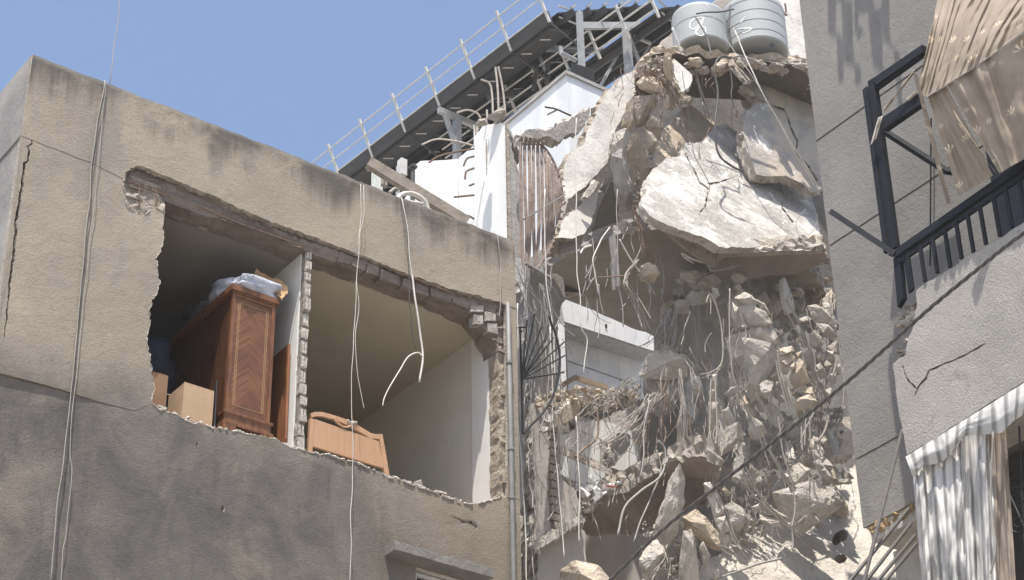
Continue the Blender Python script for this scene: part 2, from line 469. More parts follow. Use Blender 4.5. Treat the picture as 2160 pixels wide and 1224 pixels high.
def coping(n=60):
    r = random.Random(8); out = []
    for i in range(n+1):
        x = XR+(XL-XR)*i/n; out.append((x, ZT+.012*noise.noise(Vector((x*3, 0, 0)))+.008*r.uniform(-1, 1)))
    return out
band = coping() + [(XL, zl)] + ragged([(XL, zl), (6.9, zl-.012), (7.3, zl-.02), T2[0]], .006, .1, 9)[1:-1] + T2 + [(XR, T2[-1][1]-.005)]
mb = sheet(MB(), FP, band, .07, (), .25, lambda p, q: .004+rel_face(p, q), .012, rnd, back=False, smi=1)
part('parapet_wall', fix(mb), [M['stucco'], M['broken']], LB)
# crack on the left pier: a real gap in the render
crk = [(66,291),(67,303),(57,309),(61,319),(57,342),(52,343),(49,371),(46,384),(47,394),(42,407),(42,414),(38,443),(33,466),(31,500),(28,535),(25,560),(22,585),(20,610),(15,650),(12,680),(5,718)]
def crackpoly(px, wd, sd):
    r = random.Random(sd); c = ragged(on2(px), .006, .03, sd); a = []; b = []
    n = len(c)
    for i, q in enumerate(c):
        t = i/(n-1); w = wd*(.25+.75*math.sin(math.pi*min(1, max(0, t))**.7)+.35*r.random())
        w = max(.001, w*(1 if 0 < i < n-1 else .05))
        a.append((q[0]-w/2, q[1])); b.append((q[0]+w/2, q[1]))
    return a+b[::-1]
pier = [(XL, zl), ] + [(q[0], q[1]) for q in ragged([(XL, zl), (6.9, zl-.012), (7.3, zl-.02), T2[0]], .006, .1, 9)[1:-1]] + L2 + [(8.05, 12.06), (7.6, 12.03), (7.2, 12.025), (XL, 12.0)]
def rel_pier(p, q):
    return rel_face(p, q) + .035*max(0, min(1, (7.75-p.x)/.7))*max(0, min(1, (13.2-p.z)/1.2))
mb = sheet(MB(), FP, pier, .07, [crackpoly(crk, .028, 2)], .2, rel_pier, .012, rnd, back=False, smi=1)
part('pier_wall', fix(mb), [M['stucco'], M['broken']], LB)
# wall under the opening, with the window hole
WX0, WX1, WZ0, WZ1 = 11.62, 12.62, 9.9, 11.16
pocks = []
r = random.Random(12)
for (x, y, s) in ((470,1072,.03),(415,938,.02),(983,1093,.03)):
    c = on2([(x, y)])[0]
    pocks.append([(c[0]+s*math.cos(a)*r.uniform(.5, 1.1), c[1]+s*1.6*math.sin(a)*r.uniform(.6, 1.2)) for a in [k*math.pi/4 for k in range(8)]])
chip = on2([(950,1088),(965,1092),(985,1097),(1000,1096),(1010,1108),(1005,1118),(996,1108),(975,1104)])
pocks[-1] = jag(chip, .01, .04, r)
base = [(XL, 11.996), (7.2, 12.021), (7.6, 12.026), (8.05, 12.056)] + B2 + [(13.0, B2[-1][1]+.03), (XR, B2[-1][1]+.03), (XR, 0), (XL, 0)]
mb = sheet(MB(), FP, base, .07, [[(WX0, WZ0), (WX1, WZ0), (WX1, WZ1), (WX0, WZ1)]]+pocks, .28, lambda p, q: rel_face(p, q)*1.5, .012, rnd, back=False, smi=1)
part('lower_wall', fix(mb), [M['stucco'], M['screed']], LB)
mb = MB(); z0 = B2[-1][1]+.034
mb2 = sheet(MB(), FP, [(12.925, z0), (XR, z0), (XR, T2[-1][1]-.012), (12.94, T2[-1][1]-.012), (12.93, 13.9), (12.935, 13.2), (12.92, 12.6)], .06, (), .2, rel_face, .01, rnd, back=False, smi=1)
part('corner_strip', fix(mb2), [M['stucco'], M['broken']], LB)
# pale ragged lip of broken render along the opening
mb = MB(); r = random.Random(31)
for lp, zz in ((B2, 0.0), (L2, 0.0)):
    for i in range(len(lp)-1):
        a = FP.p3(lp[i][0], lp[i][1], .004); b = FP.p3(lp[i+1][0], lp[i+1][1], .004)
        if (b-a).length < .3 and r.random() < .8:
            w1 = r.uniform(.008, .022) if lp is B2 else r.uniform(.004, .010)
            mb.tube([a, (a+b)/2+Vector((r.uniform(-.006, .006), .004, r.uniform(-.006, .006))), b], lambda t, w1=w1: w1*(.5+.5*math.sin(math.pi*t)), 5)
part('broken_render_lip', mb, M['screed'], LB, kind='stuff')
# structural wall behind the render
mb = MB()
mb.box((XL+.02, YF+.07, 0), (8.14, YF+.27, 12.19)); mb.box((XL+.02, YF+.07, 12.19), (8.14, YF+.27, 15.03))
part('pier_core', mb, M['jamb'], LB)
mb = MB(); mb.box((8.14, YF+.07, 0), (WX0, YF+.25, 11.95)); mb.box((WX1, YF+.07, 0), (XR-.02, YF+.25, 11.95)); mb.box((WX0, YF+.07, 0), (WX1, YF+.25, WZ0)); mb.box((WX0, YF+.07, WZ1), (WX1, YF+.25, 11.95))
part('masonry_core', mb, M['jamb'], LB)
# exposed beam over the opening: rough face with ledges and reinforcement
BP = plY(YF+.055)
def rel_beam(p, q):
    return .03*noise.fractal(p*4, 1.0, 2.0, 4)+.02*math.copysign(1, noise.noise(Vector((p.x*.9, 0, p.z*14))))-.01
beam_lo = [(8.14, 14.865), (8.6, 14.86), (9.2, 14.87), (9.9, 14.855), (10.2, 14.86), (10.9, 14.88), (11.6, 14.87), (12.2, 14.86), (12.5, 14.82), (12.62, 14.70), (12.70, 14.66), (12.74, 14.56), (12.82, 14.5), (12.84, 14.4), (12.98, 14.4), (12.98, 15.12), (11, 15.12), (9, 15.12), (7.7, 15.12), (7.7, 14.86)]
mb = sheet(MB(), BP, jag(beam_lo, .012, .06, random.Random(7), keep=lambda i: i in (13, 14, 15, 16, 17, 18)), .3, (), .05, rel_beam, .01, rnd, smi=0)
part('ring_beam', fix(mb), M['beam'], LB)
mb = MB(); mb.box((7.6, YF+.33, 14.87), (XR-.02, YF+.4, 16.05)); mb.box((XL+.02, YF+.1, 15.125), (XR-.02, YF+.33, 16.05)); part('parapet_core', mb, M['jamb'], LB)
# broken corner with rebar at the head of the pier
CP = plY(YF+.035)
mb = sheet(MB(), CP, jag(on2([(268,385),(285,382),(320,396),(352,412),(352,455),(346,478),(330,446),(305,458),(285,450),(266,432)]), .01, .05, rnd), .12, (), .035, lambda p, q: .05*noise.fractal(p*9, 1.0, 2.0, 4)-.03, .02, rnd, smi=0)
part('broken_corner', fix(mb), M['broken'], LB)
for pts in ([(294,388),(294,432)], [(330,400),(329,434)], [(272,382),(310,398),(350,413)], [(278,418),(300,425)]):
    part('rebar', wire(MB(), pts, YF-.005, .011, 4, 5), M['rebar'], LB)
# block pieces lying along the beam
r = random.Random(40)
for (x0, x1, y0) in ((716,740,528),(742,772,540),(774,800,553),(803,845,566),(850,875,583),(878,905,594),(908,950,604),(953,990,620),(993,1020,640),(1022,1046,655),(1000,1018,662),(1030,1050,680)):
    y0 += 2; s = .36 if y0 < 640 else .1
    dp = YF+(.045 if y0 < 650 else .035); a = onY(x0, y0, dp); b = onY(x1, y0+s*(x1-x0), dp); h = r.uniform(.11, .15)
    mb = MB(); d = b-a; up = Vector((0, 0, -h)); bk = Vector((0, .12, 0)); j = lambda: Vector((r.uniform(-.01, .01), r.uniform(-.012, .012), r.uniform(-.012, .012)))
    q = [a+j(), b+j(), b+up+j(), a+up+j()]; mb.add(q+[p+bk for p in q], [(3,2,1,0),(4,5,6,7),(0,1,5,4),(1,2,6,5),(2,3,7,6),(3,0,4,7)])
    part('block', fix(mb), M['block'] if y0 > 650 or r.random() < .2 else M['beam'], LB)
part('rebar', wire(MB(), [(430,440),(480,462),(560,492),(640,520)], YF-.005, .009, 4, 5), M['rebar'], LB)
part('rebar', wire(MB(), [(800,556),(840,575),(900,598),(960,622)], YF+.0, .009, 4, 5), M['rebar'], LB)
# right jamb of the second room
JP = plY(YF+.05)
mb = sheet(MB(), JP, jag([(12.845, 12.13), (12.975, 12.13), (12.985, 14.5), (12.845, 14.5)], .01, .05, rnd), .2, (), .045, lambda p, q: .03*noise.fractal(p*9, 1.0, 2.0, 4)-.01, .012, rnd, smi=0)
part('broken_jamb', fix(mb), M['jamb'], LB)
for k in (1, 6):
    z = 12.35+k*.24
    mb = MB(); mb.box((12.87+r.uniform(0, .02), YF+.02+r.uniform(0, .02), z), (12.955-r.uniform(0, .02), YF+.1, z+r.uniform(.12, .2))); part('block', mb, M['jamb'], LB)
# rooms
ZF, ZC, YB = 12.20, 14.868, 21.6
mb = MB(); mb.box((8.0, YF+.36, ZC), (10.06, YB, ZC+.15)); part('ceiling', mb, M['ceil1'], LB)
mb = MB(); mb.box((10.17, YF+.36, ZC), (12.99, YB, ZC+.15)); part('ceiling', mb, M['room_olive'], LB)
mb = MB(); mb.box((8.14, YF+.09, ZF-.12), (12.99, YB, ZF)); part('floor_slab', mb, M['floor_edge'], LB)
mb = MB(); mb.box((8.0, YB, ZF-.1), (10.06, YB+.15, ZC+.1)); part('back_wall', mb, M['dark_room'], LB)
mb = MB(); mb.box((10.17, YB, ZF-.1), (12.99, YB+.15, ZC+.1)); part('back_wall', mb, M['room_olive'], LB)
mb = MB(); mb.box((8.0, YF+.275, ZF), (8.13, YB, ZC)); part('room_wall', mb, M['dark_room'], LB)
mb = MB(); mb.box((12.845, YF+.26, ZF), (12.99, YF+.62, ZC)); part('pilaster', mb, M['room_white'], LB)
mb = MB(); mb.box((12.87, YF+.62, ZF), (12.99, YB, ZC)); part('room_wall', mb, M['room_cream'], LB)
PW = part('partition_wall', MB().box((10.065, YF+.16, ZF), (10.165, YB, ZC)), M['room_white'], LB)
part('plaster_face', MB().box((10.055, YF+.16, ZF), (10.064, YB-.01, ZC)), M['room_white'], PW)
part('plaster_face', MB().box((10.166, YF+.16, ZF), (10.176, YB-.01, ZC)), M['room_olive'], PW)
r = random.Random(77); z = ZF+.01
while z < ZC-.05:
    h = r.uniform(.15, .21); y0 = YF+.07+r.uniform(-.02, .03)
    mb = MB(); q = .012
    x0 = 10.068+r.uniform(0, .012); x1 = 10.162-r.uniform(0, .012)
    mb.box((x0, y0, z), (x1, YF+.155, min(ZC-.01, z+h-.02)))
    for v in mb.v: v += Vector((r.uniform(-q, q), r.uniform(-q, q), r.uniform(-q, q)))
    part('block', mb, M['block'], PW)
    for e in (x0+.015, x1-.03):
        mb = MB(); mb.box((e, y0-.012, z+.015), (e+.022, y0+.03, z+h-.04)); part('block_shell', mb, M['screed'], PW)
    z += h
part('mortar_bed', MB().box((10.072, YF+.10, ZF), (10.158, YF+.158, ZC-.005)), M['mortar'], PW)
# broken floor edge: tile bed, screed crumbs and shards
mb = MB(); r = random.Random(9)
for i in range(900):
    x = r.uniform(8.2, 12.8); pebble(Vector((x, YF+.09+r.uniform(-.04, .1), ZF-.03+r.uniform(-.03, .03))), r.uniform(.008, .035), r, mb)
part('floor_rubble', mb, M['screed'], LB, kind='stuff')
mb = MB()
for i in range(500):
    x = r.uniform(8.15, 12.6); pebble(Vector((x, YF+.07+r.uniform(-.03, .03), ZF-.075+r.uniform(-.03, .03))), r.uniform(.01, .03), r, mb)
part('tile_bed_rubble', mb, M['floor_edge'], LB, kind='stuff')
for i, (x, y, s) in enumerate(((590,928,.16),(620,935,.13),(665,950,.2),(700,965,.22),(745,975,.2),(780,985,.2),(815,1000,.14),(850,1015,.16),(880,1022,.12),(925,1036,.15),(340,855,.1))):
    c = onY(x, y, YF+.1); c.z = ZF+.015
    mb = MB(); A = Matrix.Translation(c) @ Matrix.Rotation(r.uniform(-.4, .4), 4, 'Z') @ Matrix.Rotation(r.uniform(-.12, .2), 4, 'Y')
    mb.box((-s/2, -.07, -.011), (s/2, .08, .011), 0, A); part('floor_tile', mb, M['screed'], LB)
# shell of the building
mb = MB(); mb.box((XL, YF+.07, 0), (XL+.12, 23.5, 14.95)); part('side_wall', mb, M['side'], LB)
mb = MB(); mb.box((XL-.015, YF+.02, 14.965), (XL+.12, 23.5, ZT-.01)); part('side_parapet', mb, M['side'], LB)
mb = MB(); mb.box((XL+.12, 23.3, 0), (XR-.05, 23.5, ZT-.02)); part('rear_wall', mb, M['side'], LB)
mb = MB(); mb.box((XR-.10, YF+.07, 0), (XR-.004, 23.3, ZT-.03)); part('end_wall', mb, M['side'], LB)
mb = MB(); mb.box((XL+.12, YF+.42, 15.03), (XR-.1, 23.3, 15.3)); part('roof', mb, M['side'], LB)
# window and its canopy
mb = sheet(MB(), plY(17.29), jag([(11.2, 11.19), (12.55, 11.19), (12.55, 11.30), (11.2, 11.30)], .004, .08, rnd), .21, (), .09, lambda p, q: .008*noise.noise(p*9), .004, rnd)
part('window_canopy', fix(mb), M['canopy_cement'], LB)
WN = part('window', MB().box((WX0+.02, YF+.10, WZ1-.05), (WX1-.02, YF+.16, WZ1-.005)), M['alu'], LB)
part('frame', MB().box((WX0+.02, YF+.10, WZ0), (WX0+.08, YF+.16, WZ1-.052)).box((WX0+.48, YF+.09, WZ0), (WX0+.55, YF+.15, WZ1-.052)).box((WX1-.08, YF+.10, WZ0), (WX1-.02, YF+.16, WZ1-.052)), M['alu'], WN)
part('pane', MB().box((WX0+.08, YF+.13, WZ0), (WX0+.48, YF+.14, WZ1-.06)), M['glass'], WN)
part('pane', MB().box((WX0+.55, YF+.125, WZ0), (WX1-.08, YF+.135, WZ1-.06)), M['alu'], WN)
# drain pipe at the corner
t = thing('drain_pipe', 'thin grey drain pipe running down the corner of the tan building', 'pipe', onY(1080, 1224, YF-.06))
q = onY(1072, 640, YF-.06); part('pipe', MB().tube([(q.x+.03, YF+.0, q.z+.03), (q.x, YF-.055, q.z-.04), (q.x, YF-.06, 13), (q.x, YF-.06, .2)], .033, 10), M['pipe'], t, True)
for z in (14.2, 13.0, 12.35, 11.2): part('clamp', MB().tube([(q.x, YF-.06, z), (q.x, YF-.06, z+.035)], .043, 10), M['pipe'], t); 
# a grey slab of the next bay left hanging beside the corner
pl = tilt((1095,700), 18.1, (1095,1060), 18.1, .5)
solo('hanging_wall_panel', slab([(1086,690),(1094,700),(1104,740),(1108,800),(1109,900),(1108,1000),(1104,1062),(1090,1088),(1086,1088)], pl, .12, 3, .01, .12), [mottled('grey_panel', (.30, .295, .285), (.24, .235, .225), 1.5, 20, .004), M['broken']],
     'narrow grey wall panel hanging just right of the drain pipe corner', 'wall panel')

# ---------------------------------------------------------------- furniture in the open rooms
WX, WW, WY = 9.17, .56, 17.62
t = thing('wardrobe', 'tall wooden wardrobe with chevron veneer side at the broken floor edge', 'wardrobe', (WX+WW/2, WY+.9, ZF))
part('side_panel', MB().box((WX+.02, WY+.012, ZF+.28), (WX+WW-.02, WY+.04, 14.02)), M['veneer'], t)
part('carcass', MB().box((WX+.022, WY+.04, ZF+.28), (WX+WW-.022, WY+1.9, 14.02)), M['wood_shade'], t)
for x in (WX, WX+WW-.045): part('corner_stile', MB().box((x, WY-.002, ZF+.28), (x+.045, WY+.05, 14.02)), M['wood_dark'], t)
part('top_rail', MB().box((WX+.046, WY-.001, 13.96), (WX+WW-.046, WY+.03, 14.02)), M['wood_dark'], t)
part('cornice', MB().box((WX-.03, WY-.03, 14.022), (WX+WW+.03, WY+1.93, 14.09)).box((WX-.015, WY-.015, 14.0), (WX+WW+.015, WY-.003, 14.021)), M['wood_dark'], t)
for x in (WX+.085, WX+.105, WX+WW-.11, WX+WW-.09): part('inlay_line', MB().box((x, WY+.008, ZF+.36), (x+.006, WY+.0115, 13.9)), M['inlay'], t)
for z in (ZF+.36, 13.89): part('inlay_line', MB().box((WX+.1, WY+.0085, z), (WX+WW-.1, WY+.0118, z+.006)), M['inlay'], t)
mb = MB()
prof = [(.0, .28), (-.03, .265), (-.03, .235), (-.012, .22), (-.012, .14), (-.04, .12), (-.04, .085)]
for i in range(len(prof)-1):
    a, b = prof[i], prof[i+1]
    p = [(WX+a[0], WY+a[0], ZF+a[1]), (WX+WW-a[0], WY+a[0], ZF+a[1]), (WX+WW-b[0], WY+b[0], ZF+b[1]), (WX+b[0], WY+b[0], ZF+b[1])]
    mb.add(p, [(3, 2, 1, 0)])
    p = [(WX+a[0], WY+a[0], ZF+a[1]), (WX+b[0], WY+b[0], ZF+b[1]), (WX+b[0], WY+1.9, ZF+b[1]), (WX+a[0], WY+1.9, ZF+a[1])]; mb.add(p, [(3, 2, 1, 0)])
    p = [(WX+WW-a[0], WY+a[0], ZF+a[1]), (WX+WW-a[0], WY+1.9, ZF+a[1]), (WX+WW-b[0], WY+1.9, ZF+b[1]), (WX+WW-b[0], WY+b[0], ZF+b[1])]; mb.add(p, [(3, 2, 1, 0)])
mb.box((WX-.035, WY-.03, ZF+.08), (WX+WW+.035, WY+1.88, ZF+.086))
part('plinth', mb, M['wood_dark'], t)
for x0, x1 in ((WX-.04, WX+.12), (WX+WW-.12, WX+WW+.04)):
    part('foot', MB().box((x0, WY-.04, ZF), (x1, WY+.1, ZF+.082)), M['wood_dark'], t)
def blob(c, sx, sy, sz, sd, amp=.25, n=16, sq=.6):
    mb = MB(); r = random.Random(sd); off = Vector((sd*2.3, sd, 0)); k = n//2
    for i in range(k+1):
        th = math.pi*i/k
        for j in range(n):
            ph = 2*math.pi*j/n
            d = Vector((math.sin(th)*math.cos(ph), math.sin(th)*math.sin(ph), math.cos(th)))
            d = Vector((math.copysign(abs(d.x)**sq, d.x), math.copysign(abs(d.y)**sq, d.y), math.copysign(abs(d.z)**sq, d.z)))
            f = 1+amp*noise.fractal(d*1.6+off, 1.0, 2.0, 4)
            mb.v.append(c+Vector((d.x*sx*f, d.y*sy*f, d.z*sz*f)))
    for i in range(k):
        for j in range(n): mb.f.append((i*n+j, (i+1)*n+j, (i+1)*n+(j+1) % n, i*n+(j+1) % n)); mb.m.append(0)
    return mb
solo('plastic_bag', blob(Vector((WX+.30, WY+.30, 14.21)), .33, .34, .13, 3, .35, 34), M['bag'], 'bluish plastic bedding bag lying on top of the wardrobe', 'bag', smooth=True)
solo('plastic_bag', blob(Vector((WX+.2, WY+.95, 14.2)), .22, .32, .10, 9, .4, 28), M['bagdark'], 'dark crumpled plastic bag at the back of the wardrobe top', 'bag', smooth=True)
pl = tilt((540,575), 17.95, (600,618), 17.62, -.1)
pp = px2(pl, [(531,584),(540,573),(562,577),(590,593),(607,606),(604,618),(596,630),(585,614),(560,600)])
mb = sheet(MB(), pl, jag(pp, .012, .05, random.Random(4)), .03, (), .04, lambda p, q: .05*noise.fractal(p*9, 1.0, 2.0, 3), .004, random.Random(4))
solo('paper_wrap', fix(mb), M['paper'], 'crumpled brown paper wrapper on the bag over the wardrobe', 'paper')
# board leaning on the partition
pl = plX(10.0)
bp = [(17.74, 12.42), (17.80, 12.33), (17.9, 12.30), (18.6, 12.28), (18.6, 13.62), (17.76, 13.66)]
bp = [(pl.to2(Vector((10.0, a, b)))) for a, b in bp]
solo('wooden_board', fix(sheet(MB(), pl, bp, .028, (), 0, None, 0, rnd)), M['wood_red'], 'reddish wooden board with rounded corner leaning between wardrobe and partition wall', 'board')
# cardboard boxes
def carton(name, a, b, m, lab, sd):
    t = thing(name, lab, 'box', ((a[0]+b[0])/2, (a[1]+b[1])/2, a[2]))
    part('carton_body', MB().box(a, b), m, t)
    for s in (0, 1):
        y0 = a[1] if s == 0 else b[1]-.006
        M4 = Matrix.Translation((0, y0, b[2]+.004)) @ Matrix.Rotation((-.5, .6)[s], 4, 'X')
        part('flap', MB().box((a[0], 0, 0), (b[0], (.12, .1)[s], .006), 0, M4), m, t)
    return t
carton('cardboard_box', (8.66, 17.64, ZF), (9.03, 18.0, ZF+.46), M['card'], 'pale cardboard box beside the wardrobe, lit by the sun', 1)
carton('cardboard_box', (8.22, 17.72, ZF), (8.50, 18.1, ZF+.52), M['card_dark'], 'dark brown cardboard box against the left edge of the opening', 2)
mb = MB()
for k in range(5): mb.bar((9.06+.018*k, 17.66+.03*k, ZF), (9.07+.018*k, 17.7+.03*k, ZF+.62-.07*k), .012, .1)
solo('folded_frame', mb, M['black'], 'dark folded metal frame squeezed between pale box and wardrobe', 'frame')
r = random.Random(3); mb = MB()
solo('clothes_pile', blob(Vector((8.75, 19.3, 13.15)), .5, .5, .75, 21, .4, 30), mottled('dark_blue_cloth', (.05, .06, .09), (.03, .03, .04), 4, 14, .01), 'dark blue heap of clothes deep in the room behind the boxes', 'clothes', smooth=True)
# headboard
HP = Pl(Vector((10.3, 17.6, 13)), Vector((.03, -1, 0)))
def hp(pts): return px2(HP, pts)
t = thing('bed_headboard', 'pale orange wooden headboard with curved top rail in the second room', 'headboard', (10.7, 17.65, ZF))
part('panel', fix(sheet(MB(), HP, hp([(664,884),(799,931),(811,988),(660,941)]), .03, (), 0, None, 0, rnd)), M['wood_peach'], t)
tp = [(655,872),(665,869),(680,869),(705,876),(735,886),(765,903),(783,914),(801,917)]
lo = [(801,926),(782,925),(764,914),(735,897),(705,885),(680,878),(666,878),(657,881)]
part('top_rail', fix(sheet(MB(), HP, hp(tp+lo), .035, (), 0, None, 0, rnd)), M['wood_peach'], t)
part('post', fix(sheet(MB(), HP, hp([(799,915),(807,916),(822,1004),(812,1004)]), .045, (), 0, None, 0, rnd)), M['wood_peach'], t)
part('post', fix(sheet(MB(), HP, hp([(655,882),(663,885),(659,956),(651,954)]), .045, (), 0, None, 0, rnd)), M['wood_peach'], t)
part('ornament', MB().tube(spline([HP.px(702,881), HP.px(712,893), HP.px(725,901), HP.px(738,900), HP.px(746,889)], 5), .014, 6), M['wood_peach'], t, True)
part('ornament', MB().tube(spline([HP.px(732,887), HP.px(740,893), HP.px(752,892)], 5), .02, 6), M['screed'], t, True)
for i, pts in enumerate(([(828,1003),(838,1006),(850,1016),(846,1020),(832,1012)], [(872,1018),(888,1012),(892,1026),(878,1026)])):
    solo('plaster_shard', rock(pts, 17.62, .05, 50+i, amp=.01), M['screed'], ('pale plaster shard lying just right of the headboard', 'upright plaster shard on the floor edge of the second room')[i], 'shard')

# ---------------------------------------------------------------- cables on the tan building
def cable(name, pts, Y, rad, m, label, group=None, sub=7, cat='cable', wob=.022, sd=1):
    return solo(name, wire(MB(), pts, Y, rad, sub, 5, 0, wob, random.Random(sd)), m, label, cat, group, smooth=True)
cable('hanging_cable', [(252,-40),(246,60),(236,160),(233,185,17.7)], 17.6, .006, M['cablegrey'], 'thin single wire rising into the sky from the tan parapet')
cable('hanging_cable', [(221,172,17.6),(219,180,17.44),(206,260),(196,330),(183,480),(168,640),(154,790),(128,1010),(103,1240)], 17.43, .0055, M['cablegrey'], 'left strand of the cable bundle hanging down the tan facade')
cable('hanging_cable', [(223,172,17.6),(221,182,17.44),(208,265),(199,330),(186,480),(170,640),(157,790),(133,1000),(110,1240)], 17.45, .0065, M['cabledark'], 'dark middle strand of the cable bundle hanging down the tan facade')
cable('hanging_cable', [(224,174,17.6),(222,184,17.44),(212,300),(194,480),(176,640),(162,790),(150,880),(147,960),(151,1000),(141,1120),(131,1165),(127,1240)], 17.44, .005, M['cablegrey'], 'loose right strand kinking away from the bundle on the tan facade')
cable('hanging_cable', [(759,388,17.6),(761,396,17.44),(762,450),(756,520),(753,600),(748,680),(743,740),(741,850),(744,960),(741,1080),(738,1240)], 17.42, .0045, M['cablewhite'], 'pale cable hanging past the headboard to the bottom of the picture')
cable('hanging_cable', [(766,390,17.6),(767,398,17.44),(768,450),(757,510),(754,600),(757,650),(748,720),(753,780),(762,835),(768,862)], 17.40, .004, M['cablewhite'], 'pale cable with a kinked end hanging above the headboard')
cable('thick_white_cable', [(842,416,17.62),(848,424,17.42),(858,480),(864,545),(872,600),(880,660),(887,710),(890,750),(886,806)], 17.36, lambda t: .006 if t < .45 else .014, M['cablewhite'], 'thick white cable with a taped end hanging in the second opening')
cable('thick_white_cable', [(889,752),(880,744),(862,752),(846,775),(828,805),(812,838),(808,856)], 17.36, lambda t: .011-.004*t, M['cablewhite'], 'branch curling left from the thick white cable in the second opening')
cable('hanging_cable', [(846,418,17.62),(852,428,17.43),(860,500),(862,580),(864,640),(868,690),(876,735)], 17.44, .007, M['cabledark'], 'thin dark wire beside the thick white cable in the second opening')
cable('hanging_cable', [(1048,497,17.6),(1051,505,17.45),(1056,560),(1055,640),(1052,668)], 17.44, .005, M['cablegrey'], 'short grey wire on the right end of the tan parapet')
cable('hanging_cable', [(1090,640),(1092,760),(1094,900),(1100,1000),(1106,1100),(1112,1240)], 17.9, .010, M['cablewhite'], 'pale cable hanging in the slot right of the drain pipe')
# masonry bits standing on the parapet
# ---------------------------------------------------------------- grey building on the right
def greyspray():
    t = Mt('grey_sprayed_render', .95, .12)
    c = t.mix(t.rng(t.noise(.8, 5, .6), .3, .7), (.265, .25, .23), (.215, .205, .19))
    c = t.mix(t.rng(t.noise(2.4, 5, .65, (1, 1, .4)), .55, .75), c, (.21, .20, .19))
    c = t.mix(t.rng(t.noise(60, 3, .7), .55, .75, 0, .4), c, (.15, .145, .14))
    t.col(c)
    t.bump(t.math('ADD', t.noise(30, 4, .75), t.math('MULTIPLY', t.noise(9, 3, .6), .9)), .014, .9)
    return t.m
def worm():
    t = Mt('worm_textured_render', .95, .12)
    c = t.mix(t.rng(t.noise(1.0, 5, .6), .3, .7), (.40, .375, .345), (.32, .30, .275))
    c = t.mix(t.rng(t.noise(3.0, 5, .65), .58, .75), c, (.27, .255, .235))
    t.col(c)
    t.bump(t.math('ADD', t.noise(14, 3, .55, (1, 1.8, 1), 2.5), t.math('MULTIPLY', t.noise(45, 3, .7), .4)), .02, .9)
    return t.m
M['grey'] = greyspray(); M['worm'] = worm()
M['joint'] = mottled('groove_lit_tone', (.50, .48, .45), (.38, .36, .34), 6, 20, .004)  # pale tone stands in for the sunlit lower lip of the grooves
M['steel'] = plain('dark_blue_painted_steel', (.014, .016, .021), .6, 0, .22, .2, 14, .002)
M['foam'] = mottled('yellow_foam', (.40, .30, .17), (.24, .17, .09), 9, 20, .03)
M['dirtywall'] = mottled('dusty_wall', (.50, .47, .42), (.38, .355, .32), 3, 20, .01)
RB = thing('apartment_building', 'grey sprayed apartment building with grooved pier on the right edge', 'building', (18.5, 11.5, 0))
XP = 17.0; YE = 15.70; YN = 6.0
zs = [12.35, 13.30, 16.51, 18.25, 21.6]
part('pier_core', MB().box((XP+.03, YN, zs[0]+.01), (XP+.4, YE-.02, zs[-1])), M['joint'], RB)
g = .018
PX = plX(XP)
for a, b in zip(zs[:-1], zs[1:]):
    outer = [PX.to2(Vector((XP, y, z))) for y, z in ((YE, a+g), (YE, b-g), (YN, b-g), (YN, a+g))]
    mb = sheet(MB(), PX, jag(outer, .004, .1, random.Random(3)), .028, (), .35, lambda p, q: .006*noise.fractal(p*1.5, 1.0, 2.0, 3), .003, random.Random(2))
    part('render_panel', fix(mb), M['grey'], RB)
part('rear_return', MB().box((XP+.402, YE-.3, zs[0]), (21.5, YE-.02, zs[-1])), M['grey'], RB)
part('soffit', MB().box((XP+.02, YN, zs[0]-.2), (21.5, YE-.1, zs[0]-.004)), M['dirtywall'], RB)
part('lower_wall', MB().box((XP+.45, YN, 0), (21.5, YE-.03, zs[0]-.2)), M['dirtywall'], RB)
# ragged yellow foam under the pier
mb = MB(); r = random.Random(6)
for i in range(70):
    y = YE-.05-1.15*r.random(); pebble(Vector((XP+.0+r.uniform(-.02, .08), y, zs[0]-.03+r.uniform(-.07, .02))), r.uniform(.03, .085), r, mb)
part('insulation_foam', mb, M['foam'], RB, label='yellow insulation foam squeezed out under the grey pier', kind='stuff')
# balcony parapet
XB = 16.2
BPL = plX(XB)
par = [(1932,611),(1990,575),(2060,532),(2160,470),(2330,367),(2330,700),(2160,806),(2060,868),(1990,913),(1914,960),(1906,915),(1899,885),(1893,845),(1889,804),(1884,768),(1895,758),(1912,748),(1914,717),(1926,690),(1930,666),(1934,640)]
ck = [[(1931,835),(1940,815),(1955,800),(1961,783),(1985,772),(2010,762),(2040,748),(2080,725),(2076,724),(2038,745),(2008,759),(1983,769),(1958,780),(1950,798),(1937,813),(1929,833)],
      [(1905,770),(1911,790),(1920,805),(1935,820),(1932,820),(1918,808),(1909,793),(1903,772)]]
mb = slab(par, BPL, .14, 17, .010, .06, ck, .2, .012, .02, keep=lambda i: i in (3, 4, 5))
BAL = part('balcony_parapet', mb, [M['worm'], M['broken']], RB)
part('balcony_floor', MB().box((XB+.15, YN, 12.42), (XP-.02, 14.0, 12.55)), M['dirtywall'], RB)
mb = MB(); r = random.Random(16)
for i in range(40):
    c = onX(r.uniform(1896, 1932), r.uniform(640, 760), XB+r.uniform(.05, .2)); pebble(c, r.uniform(.02, .06), r, mb)
part('parapet_rubble', mb, M['broken'], BAL, kind='stuff')
